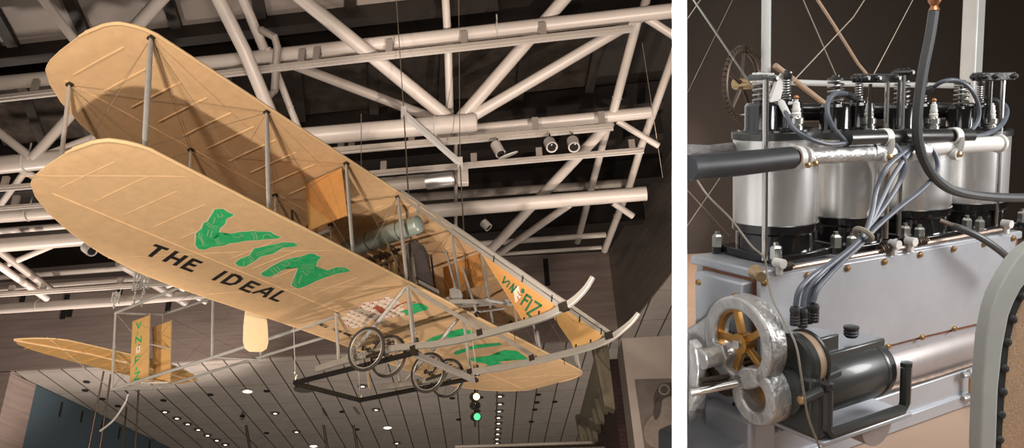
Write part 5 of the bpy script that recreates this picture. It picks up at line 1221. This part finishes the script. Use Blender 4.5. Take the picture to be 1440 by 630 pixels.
def gear(nm, c, R, hubr, teeth, t, m, spokes=5, x=0, th_=None):
    g = empty(nm, Matrix()); g.parent = eng; c = c + V((x, 0, 0))
    mb = MB(); n = teeth * 4; P = []
    for k in range(n):
        rr = R if k % 4 in (0, 1) else R - .0045; a = 2 * PI * k / n; P.append((0, math.sin(a) * rr, math.cos(a) * rr))
    ri = R * .80; vs = []
    for (px_, py_, pz_), k in zip(P, range(n)):
        a = 2 * PI * k / n; inn = V((0, math.sin(a) * ri, math.cos(a) * ri)); o_ = V((px_, py_, pz_))
        vs += [c + o_, c + inn, c + inn + V((t, 0, 0)), c + o_ + V((t, 0, 0))]
    fs = [(k * 4 + j, k * 4 + (j + 1) % 4, ((k + 1) % n) * 4 + (j + 1) % 4, ((k + 1) % n) * 4 + j) for k in range(n) for j in range(4)]
    mb.add(vs, fs).build('gear_rim', m, g)
    for k in range(spokes):
        a = 2 * PI * k / spokes + .3; d = V((0, math.sin(a), math.cos(a)))
        MB().bar(c + V((t / 2, 0, 0)) + d * hubr * .8, c + V((t / 2, 0, 0)) + d * (ri + .001), t * .7, R * .17, up=d.cross(V((1, 0, 0)))).build('gear_spoke', m, g, bevel=.001)
    MB().lathe(c - V((.004, 0, 0)), (1, 0, 0), [(0, hubr), (t + .006, hubr)], 20).build('gear_hub', m, g)
    MB().lathe(c - V((.010, 0, 0)), (1, 0, 0), [(0, hubr * .45), (.002, hubr * .5), (.010, hubr * .5)], 14).build('hub_bolt', 'nickel', g)
gear('timing_gear', bigc + V((0, 0, -.002)), .055, .014, 56, .012, 'gold', 5, .006)
gear('magneto_gear', smc, .0375, .011, 36, .012, 'gold', 0, .034)
MB().lathe(smc + V((.030, 0, 0)), (1, 0, 0), [(0, .034), (.004, .034)], 30).build('gear_web', 'gold', eng)
dk_ = ea(1016, 512, GA + .028); gear('crank_gear', dk_, .047, .016, 44, .016, 'chain', 0, .0)
MB().lathe(dk_ + V((.004, 0, 0)), (1, 0, 0), [(0, .036), (.008, .036)], 30).build('gear_web', 'engdark', eng)
# front shaft carrier at the left edge with studs
sh_ = empty('shaft_carrier', Matrix()); sh_.parent = eng
c_ = ea(1008, 500, GA - .005); MB().lathe(c_ + V((-.03, 0, 0)), (1, 0, 0), [(0, .012), (.002, .014), (.07, .014)], 20).build('shaft', 'cast', sh_)
MB().lathe(c_ + V((.0, 0, 0)), (1, 0, 0), [(0, .019), (.008, .019)], 6).build('shaft_nut', 'cast', sh_, bevel=.001)
for x0, y0, x1, y1, w, m in ((972, 552, 1042, 538, 12, 'nickel'), (985, 535, 1030, 528, 7, 'engdark'), (985, 541, 1028, 535, 7, 'engdark')):
    a = ea(x0, y0, GA - .05 + .0); b = ea(x1, y1, GA + .005); r = pxr(w, b); MB().tube([a, b], r, 14).build('carrier_stud', m, sh_)
b = ea(1043, 537, GA + .004); MB().lathe(b, (1, 0, 0), [(-.006, .0105), (.006, .0105)], 6).build('stud_nut', 'nickel', sh_)
blk_ = [ea(x, y, GA - .04) for x, y in ((969, 478), (978, 488), (982, 520), (978, 560), (968, 580))]
MB().prism(blk_, (.014, 0, 0)).build('carrier_arm', 'cast', sh_, bevel=.002)
fl = ea(1042, 560, GA + .04); MB().prism([ea(x, y, GA + .05) for x, y in ((1005, 560), (1018, 578), (1040, 574), (1066, 548), (1064, 535), (1030, 530))], (.010, 0, 0)).build('pump_flange', 'casealu', sh_, bevel=.003)
MB().prism([ea(x, y, GA + .063) for x, y in ((1003, 562), (1018, 581), (1042, 576), (1069, 549), (1066, 533), (1030, 528))], (.004, 0, 0)).build('gasket', 'rust', sh_)
MB().lathe(ea(1033, 568, GA + .05), (-1, 0, 0), [(0, .003), (.002, .003)], 10).build('flange_hole', 'engdark', sh_)
# cast nose of the base, lower left
nose = [ea(x, y, -.108) for x, y in ((966, 575), (985, 560), (1060, 600), (1098, 560), (1100, 640), (1090, 680), (966, 600))]
eb(MB().box((-.12, -.055, -.255), (.05, .10, .095)), 'base_nose', 'casealu', bevel=.008)
eb(MB().prism([L3(-.20, FLOOR, .085), L3(-.20, FLOOR + .05, .085), L3(-.08, FLOOR + .07, .10), L3(-.08, FLOOR, .10)], (0, .12, 0)), 'base_shoe', 'casealu', bevel=.004)

# ---- airframe structure behind the engine
af = empty('airframe_section', EW.copy()); tag(af, 'silver posts, brown chain wheel and bracing wires standing behind the aero engine', 'airframe')
def ab(mb, nm, m, par=None, **k): return mb.build(nm, m, par or af, **k)
BK_ = -.30
def post(px, w, ytop, nbk, m, y2=700, nm='upright_post'):
    a = ei(px, ytop, nbk); a = V((a.x, a.y, a.z)); b = V((a.x, a.y, FLOOR)); r = pxr(w, a); return ab(MB().tube([a, b], r, 12, flat=.8), nm, m)
post(1079, 15, -165, BK_, 'post'); 
a = ei(1378, -165, BK_); b = V((a.x, a.y, FLOOR)); r = pxr(25, a); ab(MB().bar(a, b, r * 1.9, r * 1.6), 'upright_post', 'post', bevel=.004)
def at_(pts, w, m, nm, nb=BK_, par=None):
    P = [ei(x, y, nb + (k_ if 0 else 0)) for k_, (x, y) in enumerate(pts)]; return ab(MB().tube(P, pxr(w, P[0]), 10), nm, m, par)
at_([(1084, 115), (1150, 117), (1365, 121)], 9, 'post', 'cross_tube')
at_([(1090, 92), (1156, 143), (1180, 162)], 8, 'tanwood', 'brace_tube', BK_ + .03)
at_([(1047, -165), (1146, -6), (1172, 34), (1207, 90), (1222, 108)], 5, 'tanwood', 'brace_tube', BK_ - .05)
ab(MB().prism([ei(x, y, BK_ + .02) for x, y in ((1082, 146), (1094, 112), (1104, 99), (1114, 101), (1112, 112), (1100, 130), (1096, 148))], (0, .008, 0)), 'bracket_plate', 'strap')
# chain wheel, seen obliquely
cwc = ei(1044, 118, BK_ - .03); vw = (EWI.to_3x3() @ ray(1044, 118)).normalized(); wax = (vw * -.48 + vw.cross(V(UZ)).normalized() * .877).normalized(); Rw = (50 / F) * depth(EW @ cwc)
cwh = empty('chain_wheel', Matrix()); cwh.parent = af; cwh.location = cwc
MB().torus((0, 0, 0), wax, Rw * .92, Rw * .07, 44, 8).build('wheel_rim', 'chain', cwh)
mb = MB(); xx = wax.cross(V(UZ)).normalized()
for k in range(44):
    t = 2 * PI * k / 44; c = (xx * math.cos(t) + V(UZ) * math.sin(t)) * Rw; mb.box(c, (Rw * .09, Rw * .11, Rw * .13), (wax, (xx * -math.sin(t) + V(UZ) * math.cos(t)), (xx * math.cos(t) + V(UZ) * math.sin(t))))
mb.build('roller_chain', 'chain', cwh)
for k in range(5):
    t = 2 * PI * k / 5 + .4; MB().tube([(0, 0, 0), (xx * math.cos(t) + V(UZ) * math.sin(t)) * Rw * .92], [Rw * .07, Rw * .04], 8).build('wheel_spoke', 'chain', cwh)
MB().lathe(-wax * .02, wax, [(0, Rw * .12), (.004, Rw * .16), (.04, Rw * .16), (.045, Rw * .1)], 16).build('wheel_hub', 'bronze', cwh)
for dy in (0, 7):
    P = [ei(1052, 69 + dy, BK_ - .03), ei(1070, 82 + dy, BK_ - .0), ei(1092, 98 + dy, BK_ + .04)]
mb = MB(); Pa, Pb = ei(1050, 70, BK_ - .03), ei(1096, 100, BK_ + .0); n = 14
for k in range(n):
    q = Pa + (Pb - Pa) * ((k + .5) / n); mb.bar(q - (Pb - Pa) * .028, q + (Pb - Pa) * .028, .006, .008 if k % 2 else .006)
mb.build('roller_chain', 'chain', cwh, recenter=False); MBo = [o for o in cwh.children if o.name.startswith('roller_chain')][-1]
MBo.location = -cwc
for pts, w, m in (([(864, -165), (1058, 122)], 3.2, 'nickel'), ([(1350, -165), (1235, -30), (1200, 24), (1108, 122)], 1.8, 'wire'), ([(1058, -165), (1186, 130)], 1.8, 'wire'), ([(1370, -165), (1229, 104)], 1.2, 'wire'), ([(1005, -30), (967, 26)], 1.4, 'wire'), ([(1030, 0), (967, 130)], .5, 'wire'),
                  ([(966, 318), (1016, 245)], 1.4, 'wire'), ([(967, 268), (1026, 332)], 1.6, 'wire')):
    at_(pts, w, m, 'bracing_wire', BK_ + .10)

# ---- seat back in the right foreground: grey bent frame, studded strip, cane panel
ZS = 1.02
def fz(px, py, z=ZS): return ww(((px - PX) / F * z, (py - PY) / F * z, z))
sb = empty('seat_back', Matrix.Translation(fz(1440, 660))); tag(sb, 'arched pale grey seat back with studded edge and tan cane panel in the right foreground', 'seat back')
OUT = [(1383, 700), (1379, 630), (1382, 546), (1388, 473), (1395, 436), (1403, 411), (1417, 384), (1431, 363), (1445, 348), (1470, 331), (1500, 322)]
INN = [(1405, 700), (1401, 630), (1404, 546), (1410, 491), (1419, 444), (1427, 424), (1436, 407), (1447, 393), (1462, 381), (1480, 374), (1500, 371)]
IN2 = [(1412, 700), (1408, 630), (1413, 546), (1419, 484), (1428, 444), (1435, 428), (1443, 414), (1453, 402), (1466, 392), (1482, 386), (1500, 383)]
def mir(P): return P + [(3000 - x, y) for x, y in P[::-1][1:]]
fwd = (W3 @ V((0, 0, 1)))
ob = V(sb.matrix_world.translation)
def band(A1_, B1_, nm, m, t, off):
    A3 = [fz(x, y, ZS + off) - ob for x, y in mir(A1_)]; B3 = [fz(x, y, ZS + off) - ob for x, y in mir(B1_)]; n = len(A3); vs = A3 + B3 + [p + fwd * t for p in A3] + [p + fwd * t for p in B3]
    fs = []
    for i in range(n - 1): fs += [(i, i + 1, n + i + 1, n + i), (2 * n + i, 3 * n + i, 3 * n + i + 1, 2 * n + i + 1), (i, 2 * n + i, 2 * n + i + 1, i + 1), (n + i, n + i + 1, 3 * n + i + 1, 3 * n + i)]
    fs += [(0, n, 3 * n, 2 * n), (n - 1, 3 * n - 1, 4 * n - 1, 2 * n - 1)]
    return MB().add(vs, fs).build(nm, m, sb, bevel=.002 if nm == 'bent_frame' else 0)
band(OUT, INN, 'bent_frame', 'seatgrey', .028, 0)
band(INN, IN2, 'edge_strip', 'stud', .012, .008)
P_ = [fz(x, y, ZS + .012) - ob for x, y in mir(IN2)]; MB().prism(P_, fwd * .01).build('cane_panel', 'cane', sb)
for x, y in ((1404, 618), (1406.5, 583), (1409, 551), (1411, 518), (1415, 481), (1423, 449), (1434, 416), (1402, 655)):
    MB().lathe(fz(x + 1, y, ZS + .009) - ob, -fwd, [(0, .0052), (.003, .005), (.005, .0035), (.006, 0)], 12).build('stud', 'stud', sb)

# ---- bay: floor, backdrop, divider
def eP(a, u, n): return EW @ L3(a, u, n)
f0 = [(-1.2, FLOOR, .9), (2.2, FLOOR, .9), (2.6, FLOOR, -1.7), (-1.2, FLOOR, -1.7)]
# clipped on the left by the divider plane
nrm = W3 @ V((1, 0, -244.0 / F)).normalized()        # keeps the bay to the right of the divider
def clipbuild(verts, faces, name, m, thick):
    bm = bmesh.new(); vs = [bm.verts.new(v) for v in verts]; bm.faces.new(vs)
    bmesh.ops.bisect_plane(bm, geom=bm.verts[:] + bm.edges[:] + bm.faces[:], plane_co=CAMPOS, plane_no=nrm, clear_inner=True)
    bm.faces.ensure_lookup_table(); P = [v.co.copy() for v in bm.faces[0].verts]; bm.free()
    return struct(MB().prism(P, thick).build(name, m, recenter=False))
Uw = (EW.to_3x3() @ V(UZ)).normalized()
clipbuild([eP(*q) for q in f0], None, 'floor', 'bayfloor', -Uw * .03)
zb_ = 2.75
wl = [ww((x, y, zb_)) for x, y in ((.3, -1.2), (2.6, -1.2), (2.6, 1.0), (.3, 1.0))]
clipbuild(wl, None, 'wall_engine_bay', 'baywall', fwd * .04)
wr = [ww((1.95, -1.2, .9)), ww((1.95, -1.2, 2.75)), ww((1.95, 1.2, 2.75)), ww((1.95, 1.2, .9))]
struct(MB().prism(wr, (W3 @ V((1, 0, 0))) * .04).build('wall_engine_bay', 'baywall', recenter=False))
zc_ = .92; hw = 21.0 / F * zc_ / 2; md = (945 + 10.5 - 720) / F; dd = V((md, 0, 1)).normalized(); px_ = V((dd.z, 0, -dd.x))
c0_ = V((md * zc_, 0, zc_)); hwp = hw * dd.z
pts = [c0_ - px_ * hwp, c0_ + px_ * hwp, c0_ + px_ * hwp + dd * 1.95, c0_ - px_ * hwp + dd * 1.95]
bd = MB().prism([ww(p + V((0, -1.1, 0))) for p in pts], (W3 @ V((0, 1, 0))) * 2.2).build('gutter_partition', 'board', recenter=False); struct(bd); bd.name = 'wall_gutter_board'  # added board standing for the white gutter between the two views
# ---- bay lights
def le(kind, nm, cam_xyz, tgt, e, size, col, **k): return light(kind, nm, ww(cam_xyz), tgt, e, size, col, **k)
tc_ = eP(.15, .05, .05)
le('AREA', 'bay_fill', (.75, -1.2, .45), tc_, 9.0, .9, (1, .99, .98), spread=130)  # added soft area lights for the engine and its metal reflections
le('AREA', 'bay_fill', (1.7, -.35, .9), eP(.3, 0, 0), 8.0, .5, (1, .99, 1), spread=120)
le('AREA', 'bay_fill', (.0, -.45, -.1), eP(.1, 0, 0), 1.2, .6, (1, .98, .98), spread=120)
le('AREA', 'floor_glow', (.75, -.7, 2.3), eP(.2, FLOOR, -.9), 3.0, .4, (1, .85, .7), spread=110)
pl_ = le('AREA', 'partition_light', tuple(-dd * .10), ww(dd * .92), .22, .03, (1, 1, 1), spread=4)  # added narrow lamp behind the lens, only whitens the board edge
pl_.data.shape = 'RECTANGLE'; pl_.data.size = .03; pl_.data.size_y = .56
pl_.matrix_world = Matrix.Translation(ww(-dd * .10)) @ (W3 @ Matrix((px_, V((0, -1, 0)), -dd)).transposed()).to_4x4()
